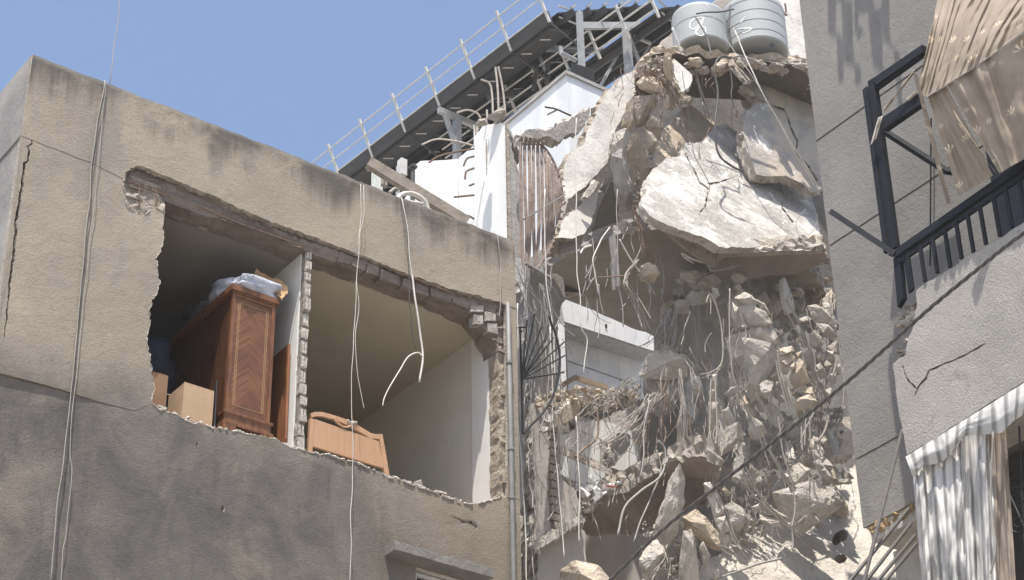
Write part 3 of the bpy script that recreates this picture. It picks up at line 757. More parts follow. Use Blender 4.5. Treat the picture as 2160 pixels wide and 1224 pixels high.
# steel frame and railing
FR = thing('balcony_frame', 'dark blue steel balcony frame with railing on the grey building', 'railing', onX(1888, 646, XB))
def fx(pts, th=.06, off=0.0):
    pl = plX(XB-off); return fix(sheet(MB(), pl, px2(pl, pts), th, (), 0, None, 0, random.Random(1)))
part('post', fx([(1819,190),(1828,182),(1872,528),(1864,534)], .05, .03), M['steel'], FR)
part('post', fx([(1830,172),(1842,164),(1890,520),(1874,530)], .08), M['steel'], FR)
part('top_beam', fx([(1840,166),(1945,94),(1946,110),(1847,180)], .08, .01), M['steel'], FR)
part('top_beam', fx([(1848,182),(1944,114),(1944,119),(1849,188)], .05, -.02), M['steel'], FR)
part('middle_beam', fx([(1858,250),(1936,198),(1940,220),(1862,274)], .09, .01), M['steel'], FR)
part('hand_rail', fx([(1872,538),(1890,524),(2160,336),(2330,218),(2330,236),(2160,353),(1889,541)], .07, .03), M['steel'], FR)
part('lower_rail', fx([(1892,548),(2160,364),(2330,247),(2330,255),(2160,372),(1894,556)], .04, .01), M['steel'], FR)
part('lower_post', fx([(1884,545),(1897,537),(1905,628),(1893,648)], .07), M['steel'], FR)
part('lower_post', fx([(1905,540),(1911,536),(1924,612),(1916,618)], .03), M['steel'], FR)
bl = [((1914,532),(1932,606)),((1940,515),(1955,592)),((1966,498),(1980,575)),((1992,481),(2007,563)),((2016,466),(2034,543)),((2040,449),(2058,529)),((2066,432),(2086,512)),((2095,415),(2110,498)),((2120,395),(2138,478)),((2149,378),(2163,466)),((2176,360),(2190,450)),((2204,340),(2220,430))]
for (a, b) in bl:
    pa = onX(a[0], a[1], XB+.0); pb = onX(b[0], b[1], XB+.0); pb = Vector((XB, pa.y, pb.z))
    part('baluster', MB().bar(pa, pb, .045, .03, Vector((1, 0, 0))), M['steel'], FR)
# jutting torn bar
solo('torn_steel_bar', MB().bar(onX(1888, 536, XB-.02), onX(1753, 447, XB-.2), .05, .07), M['black'], 'black steel bar sticking out left from the balcony rail corner', 'bar')
# dark bar standing in for a cast shadow, and pipe, inside the balcony
part('shadow_bar', MB().bar(onX(1851, 268, 16.5), onX(2004, 366, 16.75), .05, .17, Vector((1, 0, .3))), M['steel'], FR)
part('rear_post', MB().tube([onX(1964, 250, 16.9), onX(1962, 560, 16.9)], .012, 6), M['steel'], FR)
# ---- cloth
def cloth(top, bot, X0, nf, amp, nu=60, nv=24, sd=1, X1=None, bulge=0.0, th=.004, falloff=lambda v: 1.0):
    def along(pl, t):
        n = len(pl)-1; k = min(int(t*n), n-1); f = t*n-k; a, b = pl[k], pl[k+1]; return (a[0]+(b[0]-a[0])*f, a[1]+(b[1]-a[1])*f)
    P = []
    for i in range(nu+1):
        u = i/nu; a = along(top, u); b = along(bot, u); row = []
        for j in range(nv+1):
            v = j/nv; x = a[0]+(b[0]-a[0])*v; y = a[1]+(b[1]-a[1])*v
            ph = 2*math.pi*nf*(u+.05*math.sin(5*u+sd)+.055*noise.fractal(Vector((u*4, v*1.1, sd)), 1.0, 2.0, 3)); am = amp*(.35+1.5*abs(noise.noise(Vector((u*max(2.0, nf*.45)+sd, v*.8, 3)))))
            h = am*falloff(v)*(math.sin(ph)+.35*math.sin(2.3*ph+sd)) + bulge*math.sin(math.pi*v)**1.2 + amp*.8*noise.fractal(Vector((u*5+sd, v*3, 0)), 1.0, 2.0, 3)
            p = onX(x, y, X0+((X0 if X1 is None else X1)-X0)*v-h); row.append(p)
        P.append(row)
    mb = MB(); mb.uv = []
    for row in P: mb.v += row
    W0 = sum((P[i+1][nv//2]-P[i][nv//2]).length for i in range(nu)); H0 = sum((P[nu//2][j+1]-P[nu//2][j]).length for j in range(nv))
    mb.uv = [(i/nu*W0, j/nv*H0) for i in range(nu+1) for j in range(nv+1)]*2
    for i in range(nu):
        for j in range(nv):
            k = i*(nv+1)+j; mb.f.append((k, k+1, k+nv+2, k+nv+1)); mb.m.append(0)
    n0 = len(mb.v)
    mb.v += [p+Vector((th, 0, 0)) for p in mb.v[:n0]]
    mb.f += [tuple(i+n0 for i in reversed(f)) for f in mb.f[:]]; mb.m += [0]*(len(mb.f)-len(mb.m))
    return mb
def curtain_mat():
    t = Mt('printed_brown_curtain', .9, .15)
    c = t.mix(t.rng(t.noise(2.0, 4, .6), .3, .7), (.33, .275, .22), (.26, .215, .17))
    # pale fan-shaped sprigs scattered over the cloth
    sc = N(t.nt, 'ShaderNodeVectorMath', operation='MULTIPLY'); t.lk(t.uvm(), sc.inputs[0]); sc.inputs[1].default_value = (2.7, 2.7, 0.0)
    vo = N(t.nt, 'ShaderNodeTexVoronoi', feature='F1'); t.lk(sc.outputs[0], vo.inputs['Vector']); vo.inputs['Scale'].default_value = 1.0; vo.inputs['Randomness'].default_value = .55
    df = N(t.nt, 'ShaderNodeVectorMath', operation='SUBTRACT'); t.lk(sc.outputs[0], df.inputs[0]); t.lk(vo.outputs['Position'], df.inputs[1])
    s = N(t.nt, 'ShaderNodeSeparateXYZ'); t.lk(df.outputs[0], s.inputs[0])
    ang = t.math('ARCTAN2', s.outputs[0], t.math('MULTIPLY', s.outputs[1], -1.0))
    pet = t.rng(t.math('SINE', t.math('MULTIPLY', ang, 9.0)), .15, .5)
    fan = t.math('MULTIPLY', t.rng(t.math('ABSOLUTE', ang), 1.25, 1.15), t.math('MULTIPLY', t.rng(vo.outputs['Distance'], .34, .30), t.rng(vo.outputs['Distance'], .06, .09)))
    f = t.math('MULTIPLY', t.math('MULTIPLY', pet, fan), .95)
    c = t.mix(f, c, (.74, .62, .45))
    t.col(c); t.bump(t.noise(60, 2), .002)
    t.b.inputs['Subsurface Weight'].default_value = 0.0
    return t.m
M['curtain'] = curtain_mat()
CT = thing('printed_curtain', 'torn brown curtain with pale sprig print blown over the steel balcony frame', 'curtain', onX(2040, 400, XB))
fal = lambda v: .35+.65*v
part('gathered_top', fix(cloth([(1984,-30),(2040,-34),(2110,-40),(2200,-46),(2300,-60)], [(1934,196),(1956,205),(2000,176),(2055,142),(2160,66),(2290,-20)], XB-.15, 17, .03, 220, 40, 2, X1=XB-.5, bulge=.10, falloff=lambda v: 1-.55*v)), M['curtain'], CT, True)
part('torn_panel', fix(cloth([(1998,180),(2052,146),(2110,106),(2190,52),(2300,-24)], [(2108,366),(2130,352),(2170,330),(2220,295),(2300,240)], XB-.46, 4, .035, 60, 30, 5, X1=XB-.2)), M['curtain'], CT, True)
part('torn_panel', fix(cloth([(1957,204),(1968,198),(1980,192),(1996,182)], [(2022,412),(2045,398),(2070,384),(2094,370)], XB-.44, 2, .03, 30, 30, 7, X1=XB-.12)), M['curtain'], CT, True)
part('torn_strip', fix(cloth([(1925,150),(1935,158)], [(1996,432),(2005,428)], XB-.6, .7, .015, 8, 30, 3, X1=XB-.1)), M['curtain'], CT, True)
part('torn_strip', fix(cloth([(1934,140),(1930,152)], [(1864,228),(1866,236)], XB-.08, .7, .015, 8, 24, 4)), M['curtain'], CT, True)
part('torn_strip', fix(cloth([(1930,190),(1936,196)], [(1911,208),(1916,214)], XB-.06, .7, .01, 6, 10, 8)), M['curtain'], CT, True)
part('torn_strip', fix(cloth([(2010,230),(2022,262)], [(2096,360),(2104,368)], XB-.5, .7, .02, 8, 24, 9, X1=XB-.15)), M['curtain'], CT, True)
for y0, y1, z0, z1 in ((13.28, 13.62, 22.4, 24.6), (13.66, 13.74, 22.9, 24.5), (13.80, 14.02, 22.2, 24.5), (14.05, 14.22, 22.7, 24.6), (13.1, 13.25, 21.6, 24.4)):  # unseen strips on the balcony above, added to cast the shadow on the pier
    mb = MB(); n = 14
    for i in range(n+1):
        z = z1+(z0-z1)*i/n; f = 1-.5*(i/n)**3
        mb.v += [Vector((16.12+.05*math.sin(i*.9+y0*7), y0+.04*noise.noise(Vector((y0*9, i*.5, 0))), z)), Vector((16.14+.05*math.sin(i*.9+y0*7+.5), y0+(y1-y0)*f, z))]
        if i: k = 2*i; mb.f.append((k-2, k-1, k+1, k)); mb.m.append(0)
    part('torn_strip', mb, M['curtain'], CT, True)
mb = cloth([(1852,248),(1862,244)], [(1836,306),(1848,292)], XB-.09, 1, .02, 12, 16, 3)
solo('cloth_rag', fix(mb), mottled('pale_rag', (.58, .54, .48), (.42, .38, .33), 9, 20, .004), 'pale rag knotted round the left post of the steel balcony frame', 'rag', smooth=True)
# striped awning
def stripes():
    t = Mt('striped_awning', .85, .15)
    sx = N(t.nt, 'ShaderNodeSeparateXYZ'); t.lk(t.uvm(), sx.inputs[0]); u = sx.outputs[0]
    s1 = t.math('FRACT', t.math('MULTIPLY', u, 4.6)); s2 = t.math('FRACT', t.math('ADD', t.math('MULTIPLY', u, 4.6), .28)); s3 = s1
    wide = t.math('MULTIPLY', t.rng(s1, .50, .53), t.rng(s1, .86, .83))
    thin = t.math('MAXIMUM', t.math('MULTIPLY', t.rng(s2, .70, .76), t.rng(s2, .96, .9)), t.math('MULTIPLY', t.rng(s1, .62, .65), t.rng(s1, .74, .71)))
    c = t.mix(t.rng(t.noise(3, 4, .6), .35, .7), (.56, .55, .53), (.50, .49, .47))
    c = t.mix(t.math('MULTIPLY', wide, .75), c, (.30, .295, .29)); c = t.mix(t.math('MULTIPLY', thin, .7), c, (.20, .195, .19))
    t.col(c); t.bump(t.noise(10, 3), .003, .5); return t.m
M['stripe'] = stripes()
AW = thing('striped_awning', 'grey and white striped awning curtain under the cracked balcony parapet', 'awning', onX(2030, 1224, XB))
part('valance', fix(cloth([(1910,964),(1990,914),(2070,864),(2160,808),(2330,702)], [(1926,1008),(1945,984),(1986,976),(2006,954),(2032,920),(2067,917),(2113,913),(2139,887),(2160,874),(2240,830),(2330,790)], XB-.2, 6, .02, 120, 14, 3, bulge=.05)), M['stripe'], AW, True)
part('drape', fix(cloth([(1926,1003),(1950,980),(1990,970),(2030,922)], [(1950,1300),(1975,1290),(2010,1280),(2040,1270)], XB-.11, 1.9, .09, 80, 40, 6, bulge=.07)), M['stripe'], AW, True)
part('drape', fix(cloth([(2012,950),(2040,912),(2070,905),(2090,900)], [(2028,1290),(2060,1280),(2085,1275),(2105,1262)], XB-.06, 1.7, .08, 70, 40, 11)), M['stripe'], AW, True)
M['drapebrown'] = mottled('brown_striped_cloth', (.33, .275, .23), (.24, .20, .165), 3, 20, .004, stretch=(1, 9, .2))
part('drape', fix(cloth([(2088,905),(2102,898),(2122,905)], [(2098,1290),(2120,1280),(2145,1268)], XB-.03, 1.6, .04, 30, 40, 15)), M['drapebrown'], AW, True)
part('pull_cord', MB().tube(spline([onX(2096, 905, XB-.22), onX(2090, 1030, XB-.2), onX(2093, 1100, XB-.2), onX(2100, 1160, XB-.2), onX(2090, 1210, XB-.2)], 6), .013, 6), M['cablegrey'], AW, True)
mb = MB()
for sgn, cx, cy in ((1, 2142, 1010), (-1, 2150, 1105), (1, 2170, 1040)):
    pts = []
    for k in range(22):
        a = k*.42; rr = 22-.75*k; pts.append(onX(cx+sgn*rr*math.cos(a), cy+rr*math.sin(a), XB+.25))
    mb.tube(pts, .011, 5)
mb.tube([onX(2128, 1040, XB+.25), onX(2160, 1110, XB+.25)], .011, 5); mb.tube([onX(2150, 900, XB+.25), onX(2165, 1260, XB+.25)], .011, 5)
solo('scroll_grille', mb, M['black'], 'black wrought iron scroll grille in the dark behind the striped awning', 'grille')
part('balcony_back', MB().box((XP-.018, YN, 9.5), (XP-.004, 13.6, 12.33)), plain('dark_interior_wall', (.07, .065, .06), .9), RB)
part('balcony_door', MB().box((XP-.02, 9.0, 14.4), (XP-.005, 12.9, 17.4)), plain('dark_opening_panel', (.02, .02, .02), .3), RB)  # dark panel stands in for the unlit opening behind the curtain
# steel stay and cables under the awning
mb = MB().tube([onX(1903, 908, 16.6), onX(1822, 1230, 15.6), onX(1800, 1310, 15.3)], .023, 8)
solo('steel_stay', mb, plain('grey_painted_tube', (.085, .08, .078), .8), 'grey steel tube leaning from the pier down past the awning', 'tube', smooth=True)
for i, (a, b, nm) in enumerate((((1918,1072),(1788,1232),'uppermost'), ((1922,1104),(1822,1232),'second'), ((1930,1130),(1846,1232),'third'), ((1934,1146),(1862,1232),'lowest'))):
    solo('power_cable', MB().tube([onX(a[0], a[1], 16.4), onX(b[0], b[1], 15.6), onX(b[0]-60, b[1]+70, 15.2)], .022, 7), M['cabledark'], nm+' of the four dark cables slanting below the grey pier', 'cable', 'dark cables slanting below the pier', smooth=True)
# twisted power line in front of everything
ctl = [(2330,385),(2160,492),(2060,570),(1960,652),(1870,733),(1780,812),(1690,886),(1600,957),(1500,1036),(1400,1116),(1285,1226),(1180,1330)]
line = spline([CAM + ray(x, y).normalized()*(14.5+i*.25) for i, (x, y) in enumerate(ctl)], 26)
TW = thing('twisted_power_line', 'black twisted power line crossing in front of the collapsed building', 'cable', line[len(line)//2])
for k in range(3):
    mb = MB(); pts = []
    for i, p in enumerate(line):
        d = (line[min(i+1, len(line)-1)]-line[max(i-1, 0)]).normalized(); a = d.cross(Z1).normalized(); b = a.cross(d)
        th = i*.42+k*2*math.pi/3; pts.append(p+(a*math.cos(th)+b*math.sin(th))*.0085)
    part('strand', mb.tube(pts, .0078, 6), M['cabledark'], TW, True)
# ---------------------------------------------------------------- roofs and white walls behind
M['white'] = mottled('weathered_white_paint', (.80, .79, .76), (.70, .69, .66), 1.6, 18, .003, c3=(.45, .44, .42), s3=3.5, t3=(.66, .82), stretch=(1, 1, .4))
M['whitebox'] = mottled('bluish_white_paint', (.76, .77, .77), (.62, .63, .63), 2.0, 18, .003, c3=(.5, .5, .49), s3=5, t3=(.6, .78), stretch=(1, 1, .35))
M['greyplaster'] = mottled('grey_cement_plaster', (.40, .385, .365), (.30, .29, .275), 2.2, 18, .012, c3=(.22, .21, .20), s3=5, t3=(.62, .78))
M['panelunder'] = mottled('canopy_underside', (.05, .049, .049), (.035, .034, .034), 1.5, 10, .003, rough=.6)
M['panelmid'] = mottled('canopy_sheet_grey', (.085, .082, .08), (.055, .054, .053), 1.5, 10, .003, rough=.6, stretch=(3, .3, 3))
M['galv'] = plain('galvanised_steel', (.36, .36, .355), .5, .2, .4, .12, 6)
M['rail'] = plain('pale_rail_paint', (.62, .60, .56), .55, 0, .35, .1, 6)
# --- solar canopy
def canopy(name, label, e_far, e_near, Ze, redge, Zr, nrib, ext=0.0):
    """eave line between two pixels at height Ze, near right corner redge at height Zr"""
    A = onZ(*e_near, Ze); Bf = onZ(*e_far, Ze); C3 = onZ(*redge, Zr); d = (Bf-A); L = d.length; d.normalize()
    t = thing(name, label, 'canopy', (A.x, A.y, Ze-5))
    pl = pl3(A, Bf, C3); s = C3-A; along = s.dot(d); s = s-d*along
    W = s.length; s.normalize(); nrm = s.cross(d); nrm = -nrm if nrm.z < 0 else nrm
    return t, A, d, s, nrm, L, W, along
t, A, d, s, nrm, L, W, al = canopy('roof_canopy', 'large dark solar canopy roof with pale handrail against the sky', (731,372), (1178,30), 30.0, (1366,14), 31.0, 5)
def cpt(a, b, h=0.0): return A + d*a + s*b + nrm*h
# front edge is skewed: starts at a=0 on the eave and a=al on the ridge
nb = 9
for i in range(nb):
    b0 = W*i/nb; b1 = W*(i+1)/nb-.02; a0 = al*i/nb; a1 = al*(i+1)/nb
    mb = MB(); q = [cpt(a0, b0), cpt(a1, b1), cpt(L+3, b1), cpt(L+3, b0)]
    mb.add(q+[p+nrm*.04 for p in q], [(0,1,2,3),(7,6,5,4),(0,4,5,1),(1,5,6,2),(2,6,7,3),(3,7,4,0)])
    part('roof_sheet', fix(mb), M['panelmid'] if i % 2 else M['panelunder'], t)
for i in range(6):
    b = W*(i+.35)/5.6; a0 = al*b/W-.25
    part('purlin', MB().bar(cpt(a0, b, -.10), cpt(L+3, b, -.10), .07, .16, nrm), M['panelmid'], t)
    part('purlin_end', MB().bar(cpt(a0-.02, b-.06, -.02), cpt(a0-.02, b+.12, .06), .05, .05, nrm), M['galv'], t)
for k in range(6):
    a = 1.0+k*2.0
    part('rafter', MB().bar(cpt(a, .05, -.26), cpt(a, W-.05, -.26), .1, .14, nrm), M['galv'] if k == 0 else M['panelmid'], t)
# walkway under the eave with handrail
part('walkway', MB().bar(cpt(.1, -.02, -.34)-Z1*.0, cpt(L+2, -.02, -.34), .75, .05, nrm), M['panelunder'], t)
part('eave_gutter', MB().bar(cpt(-.05, -.40, -.12), cpt(L+2, -.40, -.12), .10, .30, nrm), M['panelmid'], t)
rail = part('hand_rail', MB().tube([cpt(-.1, -.45, .62), cpt(L+2, -.45, .62)], .018, 6), M['rail'], t)
part('hand_rail', MB().tube([cpt(-.1, -.45, .33), cpt(L+2, -.45, .33)], .016, 6), M['rail'], t)
part('hand_rail', MB().tube([cpt(-.1, -.45, .03), cpt(L+2, -.45, .03)], .016, 6), M['rail'], t)
for k in range(7):
    a = -.05+k*(L+.2)/6.3
    part('rail_post', MB().bar(cpt(a, -.46, -.25), cpt(a, -.46, .75), .05, .05), M['rail'], t)
    if k < 5: part('bracket', MB().bar(cpt(a, -.46, -.25), cpt(a+.1, .5, -.9), .03, .04), M['panelmid'], t)
for k in range(12):
    a = .5+k*.62; p = cpt(a, -.3, -.36); hor = CR.copy(); hor.z = 0
    part('clip', MB().bar(p-hor*.0, p+Vector((.20, -.14, 0)), .02, .02), M['rail'], t)
    p = cpt(a+.3, .9, -.36); part('clip', MB().bar(p, p+Vector((.22, -.16, 0)), .02, .02), M['rail'], t)
p1 = onZ(1178, 12, 30.3); p2 = p1 + Vector((.75, -.1, 0))
for h in (.0, -.32): part('end_rail', MB().tube([p1+Z1*h, onZ(1222, 30, 30.3)+Z1*h], .024, 6), M['rail'], t)
def post_at(x0, y0, y1, Y, wd, m, par, nm='post', x1=None):
    a = onY(x0, y0, Y); b = onY(x1 if x1 else x0, y1, Y); b = Vector((a.x, a.y, b.z)) if x1 is None else b
    return part(nm, MB().bar(a, b, wd, wd, Vector((1, 0, 0))), m, par)
post_at(1222, 26, 150, 26.2, .11, M['galv'], t); post_at(1321, 60, 165, 25.8, .14, M['galv'], t)
post_at(1152, 95, 175, 28, .11, M['panelmid'], t); post_at(964, 255, 345, 30, .15, M['galv'], t)
post_at(1140, 95, 190, 28.1, .07, M['panelmid'], t, 'brace', 1125); post_at(938, 240, 320, 30,.09, M['galv'], t, 'brace', 965)
post_at(1120, 78, 150, 28, .07, M['galv'], t, 'brace', 1152)
part('cross_beam', MB().bar(onY(1222, 55, 26.2), onY(1420, 55, 25.8), .08, .16), M['galv'], t)
part('cross_beam', MB().bar(onY(925, 232, 30), onY(1010, 268, 30), .1, .14), M['galv'], t)
part('cross_beam', MB().bar(onY(1030, 205, 29), onY(1140, 190, 29), .1, .14), M['panelmid'], t)
t2, A, d, s, nrm, L, W, al = canopy('roof_canopy', 'smaller second canopy roof behind the water tanks', (1200,160), (1398,20), 29.5, (1515,8), 30.2, 4)
for i in range(5):
    b0 = W*i/5; b1 = W*(i+1)/5-.02; a0 = al*i/5; a1 = al*(i+1)/5
    mb = MB(); q = [cpt(a0, b0), cpt(a1, b1), cpt(L+9, b1), cpt(L+9, b0)]
    mb.add(q+[p+nrm*.04 for p in q], [(0,1,2,3),(7,6,5,4),(0,4,5,1),(1,5,6,2),(2,6,7,3),(3,7,4,0)])
    part('roof_sheet', fix(mb), M['panelmid'] if i % 2 else M['panelunder'], t2)
for b in (.15, .5, .85): part('purlin', MB().bar(cpt(al*b-.2, W*b, -.1), cpt(L+8, W*b, -.1), .07, .16, nrm), M['panelmid'], t2)
for h in (.0, .22, .5): part('hand_rail', MB().tube([cpt(0, -.25, h), cpt(L+4, -.25, h)], .022, 6), M['rail'], t2)
for k in range(6): part('rail_post', MB().bar(cpt(k*.9, -.25, -.2), cpt(k*.9, -.25, .6), .05, .05), M['rail'], t2)
p1 = cpt(0, -.25, .5); p2 = onZ(1412, 22, p1.z)
for h in (0, -.28): part('end_rail', MB().tube([p1+Z1*h, p2+Z1*h], .022, 6), M['rail'], t2)
part('brace', MB().bar(onY(1262, 190, 26.5), onY(1320, 85, 26.5), .06, .06), M['galv'], t2)
part('brace', MB().bar(onY(1325, 70, 25.8), onY(1352, 140, 25.8), .06, .06), M['galv'], t2)
part('brace', MB().bar(onY(1390, 60, 26), onY(1335, 160, 26), .05, .05), M['galv'], t2)
part('strut', MB().bar(onY(1336, 60, 25.8), onY(1340, 78, 25.8), .06, .06), M['galv'], t2)
part('strut', MB().bar(onY(1340, 78, 25.8), onY(1372, 92, 25.8), .06, .06), M['galv'], t2)
part('purlin', MB().bar(onY(1225, 160, 28), onY(1375, 60, 26.5), .12, .16), M['panelunder'], t2)

# --- white rooftop box with duct
c = onY(1195, 158, 22.0)
xl = onX(1072, 236, c.x).y
WB = thing('rooftop_room', 'white rooftop box room under the canopy', 'rooftop room', (c.x+1, c.y+1, 20))
part('wall', MB().box((c.x, c.y, c.z-3.2), (c.x+1.1, xl, c.z)), M['whitebox'], WB)
part('roof_edge', MB().box((c.x-.04, c.y-.04, c.z), (c.x+1.15, xl+.1, c.z+.07)), M['greyplaster'], WB)
a = onY(1222, 160, 22.5)
DU = thing('metal_duct', 'dark grey metal duct box on the white rooftop room', 'duct', (a.x, a.y, c.z+.07))
Md = Matrix.Translation((a.x, 22.6, c.z+.1)) @ Matrix.Rotation(.15, 4, 'X') @ Matrix.Rotation(-.15, 4, 'Y')
part('duct_body', MB().box((-.22, -.2, 0), (.22, .3, .55), 0, Md), plain('dark_galvanised_duct', (.14, .145, .15), .45, .3, .4), DU)
part('duct_flange', MB().box((-.25, -.24, .2), (.25, -.202, .6), 0, Md), M['panelunder'], DU)
part('duct_foot', MB().box((-.25, -.2, -.12), (.25, .3, -.002), 0, Md), M['galv'], DU)
solo('bent_flue_pipe', MB().tube([onY(1182, 100, 23), onY(1183, 112, 23), onY(1215, 128, 23)], .045, 8), M['galv'], 'thin bent flue pipe above the metal duct', 'pipe')
# --- white painted column, broken off at the top
c = onY(1065, 258, 20.0); yb = onX(999, 262, c.x).y; zb = onX(999, 262, c.x).z; xr = onY(1101, 300, 20.0).x
WC = thing('broken_column', 'broken white painted column standing above the end of the tan parapet', 'column', (c.x, c.y, 0))
pl = plX(c.x); o = [pl.to2(Vector((c.x, y, z))) for y, z in ((20.0, 0), (20.0, c.z), (20.3, c.z+.15), (20.55, c.z+.3), (20.8, zb-.25), (yb, zb), (yb, 0))]
mb = sheet(MB(), pl, jag(o, .02, .08, random.Random(2), keep=lambda i: i in (0, 5, 6)), .08, (), .4, lambda p, q: .006*noise.noise(p*3), .02, random.Random(2), smi=1)
part('painted_face', fix(mb), [M['white'], M['broken']], WC)
pl = plY(20.02); o = [(c.x+.01, 0), (xr, 0), (xr, c.z-1.2), (xr-.02, c.z-.85), (xr-.15, c.z-.6), (xr-.18, c.z-.35), (c.x+.15, c.z-.1), (c.x+.01, c.z-.03)]
mb = sheet(MB(), pl, jag(o, .025, .08, random.Random(4), keep=lambda i: i in (0, 1, 7)), yb-20.03, (), .3, lambda p, q: .012*noise.fractal(p*2, 1.0, 2.0, 3), .02, random.Random(4), smi=1)
part('plastered_face', fix(mb), [M['greyplaster'], M['broken']], WC)
r = random.Random(3)
for i, pts in enumerate(([(1028,250),(1040,238),(1055,228),(1066,232),(1064,252),(1050,258)], [(1003,262),(1010,252),(1025,250),(1030,262),(1015,268)], [(1062,258),(1070,275),(1085,290),(1098,330),(1090,345),(1075,318),(1065,290)])):
    part('broken_top', rock(pts, 20.1, .25, 60+i), M['broken'] if i < 2 else M['greyplaster'], WC)
for pts in ([(1040,248),(1038,200),(1032,176),(1015,168)], [(1052,246),(1050,190),(1045,142)], [(1066,240),(1060,185),(1051,141)], [(1028,252),(1027,232)], [(1014,250),(1005,238),(985,232),(964,238)], [(1000,308),(960,298),(920,294),(890,305)], [(1000,314),(965,320),(925,330),(905,343)], [(1000,330),(985,335),(978,350)], [(1000,355),(984,362),(981,378)], [(1000,388),(990,392)], [(1000,412),(958,416)], [(1000,462),(985,455),(972,462)]):
    part('rebar', wire(MB(), pts, 20.3, .016, 6, 5), M['dustbar'] if pts[0][1] < 262 or pts[0][1] == 308 else M['rebar'], WC)
part('rebar', wire(MB(), [(1150,226),(1172,230),(1195,240),(1214,248)], 20.6, .016, 6, 5), M['rebar'], WC)
part('rebar', wire(MB(), [(1155,242),(1175,232)], 20.6, .014, 6, 5), M['rebar'], WC)
# --- lower white wall behind the tan parapet
WW2 = thing('white_parapet_wall', 'white painted roof wall left of the broken column', 'wall', onY(930, 440, 22.2))
pl = plY(22.2); o = px2(pl, [(887,340),(967,336),(967,560),(887,560)])
part('wall', fix(sheet(MB(), pl, jag(o, .006, .1, random.Random(6)), .25, (), .4, None, .01, random.Random(6))), M['white'], WW2)
cx = onY(967, 336, 22.2); y2 = onX(1004, 308, cx.x+.002).y
part('wall', MB().box((cx.x+.002, y2-.5, cx.z-3), (cx.x+.25, 22.198, cx.z+.02)), M['whitebox'], WW2)
# --- roof clutter behind the tan parapet
solo('leaning_plank', MB().bar(onY(777, 343, 19.4), onY(985, 470, 19.0), .10, .16, Z1), mottled('weathered_plank', (.30, .26, .215), (.20, .17, .14), 5, 20, .01), 'weathered grey plank leaning over the tan parapet', 'plank')
Z0 = 15.3
def standing(name, x, y0, Y, sx, sy, m, label, cat, top=None):
    a = onY(x, y0, Y); t = thing(name, label, cat, (a.x, a.y, Z0))
    part('body', MB().box((a.x-sx/2, a.y-sy/2, Z0), (a.x+sx/2, a.y+sy/2, a.z)), m, t)
    part('cap', MB().box((a.x-sx/2-.01, a.y-sy/2-.01, a.z), (a.x+sx/2+.01, a.y+sy/2+.01, a.z+.02)), m, t); return t
standing('pale_cabinet', 796, 357, 20.2, .12, .12, plain('pale_green_paint', (.62, .65, .58), .6), 'pale green post box on the roof left of the antenna', 'cabinet')
an = thing('panel_antenna', 'white panel antenna on a pole behind the tan parapet', 'antenna', onY(840, 420, 20.2))
a = onY(840, 352, 20.2); part('pole', MB().tube([(a.x, a.y, Z0), a], .035, 8), M['galv'], an)
a = onY(849, 338, 20.15); b = onY(849, 371, 20.15); part('panel', MB().box((a.x-.05, a.y-.05, b.z), (a.x+.05, a.y+.06, a.z)), M['rail'], an)
a = onY(843, 375, 20.15); part('cable', MB().tube([a, onY(850, 395, 20.15), onY(845, 425, 20.15)], .014, 6), M['cabledark'], an)
a = onY(871, 355, 21); solo('roof_pole', MB().tube([(a.x, a.y, Z0), (a.x, a.y, a.z)], .035, 8).box((a.x-.05, a.y-.05, a.z-.001), (a.x+.05, a.y+.05, a.z+.04)), M['panelmid'], 'short dark pole right of the panel antenna', 'pole')
cable('bent_conduit', [(838,420),(845,411),(858,407),(872,409),(888,418),(898,430),(903,445)], 18.6, .035, M['cablewhite'], 'thick pale conduit bent over the tan parapet', cat='conduit')
cable('bent_conduit', [(852,425),(870,426),(892,430)], 18.5, .025, M['cablewhite'], 'short pale conduit lying under the bent one', cat='conduit')
for i, (p, lab) in enumerate((([(812,395),(812,380),(808,375),(806,392)], 'small pale roof pipe beside the pale green post'), ([(820,408),(832,398),(838,402)], 'dark pipe elbow at the foot of the antenna'))):
    cable('roof_pipe', p, 19.5, .03, M['cablegrey'], lab, cat='pipe')
a = onY(890, 392, 22.0); solo('roof_gable', fix(sheet(MB(), plY(21.9), px2(plY(21.9), [(868,408),(884,383),(900,395),(900,440),(868,440)]), .2, (), 0, None, 0, random.Random(1))), M['whitebox'], 'small white gable left of the white roof wall', 'gable')
# --- backing building behind the tanks
TB = thing('rear_building', 'beige concrete building rising behind the water tanks', 'building', (21, 22, 0))
pl = tilt((1500,100), 21.6, (1500,0), 21.6, -.1)
part('wall', slab([(1322,175),(1370,110),(1440,52),(1515,0),(1560,-30),(1660,-60),(1660,180),(1322,190)], pl, .3, 4, .01, .2), [mottled('beige_render', (.42, .375, .335), (.33, .295, .265), 1.4, 14, .01), M['broken']], TB)
pl = tilt((1680,100), 20.3, (1680,0), 20.3, -.3)
part('wall', slab([(1628,-60),(1760,-60),(1760,180),(1628,180)], pl, .3, 5, .01, .2), [mottled('pale_render', (.62, .59, .55), (.50, .475, .44), 2.0, 14, .012, c3=(.38, .355, .33), s3=4), M['broken']], TB)
part('iron_hook', wire(MB(), [(1656,8),(1658,22),(1655,30),(1660,32)], 20.1, .02, 5, 5), M['rebar'], TB)
# --- white wall seen in the slot between the buildings
SW = thing('slot_wall', 'bright white wall seen in the narrow slot between the buildings', 'wall', (16, 23.5, 0))
part('wall', MB().box((14.2, 23.6, 0), (16.9, 23.8, 19.8)), M['white'], SW)
part('downpipe', MB().tube([onY(1104, 700, 23.5), onY(1112, 1235, 23.5)], .05, 8), M['galv'], SW)
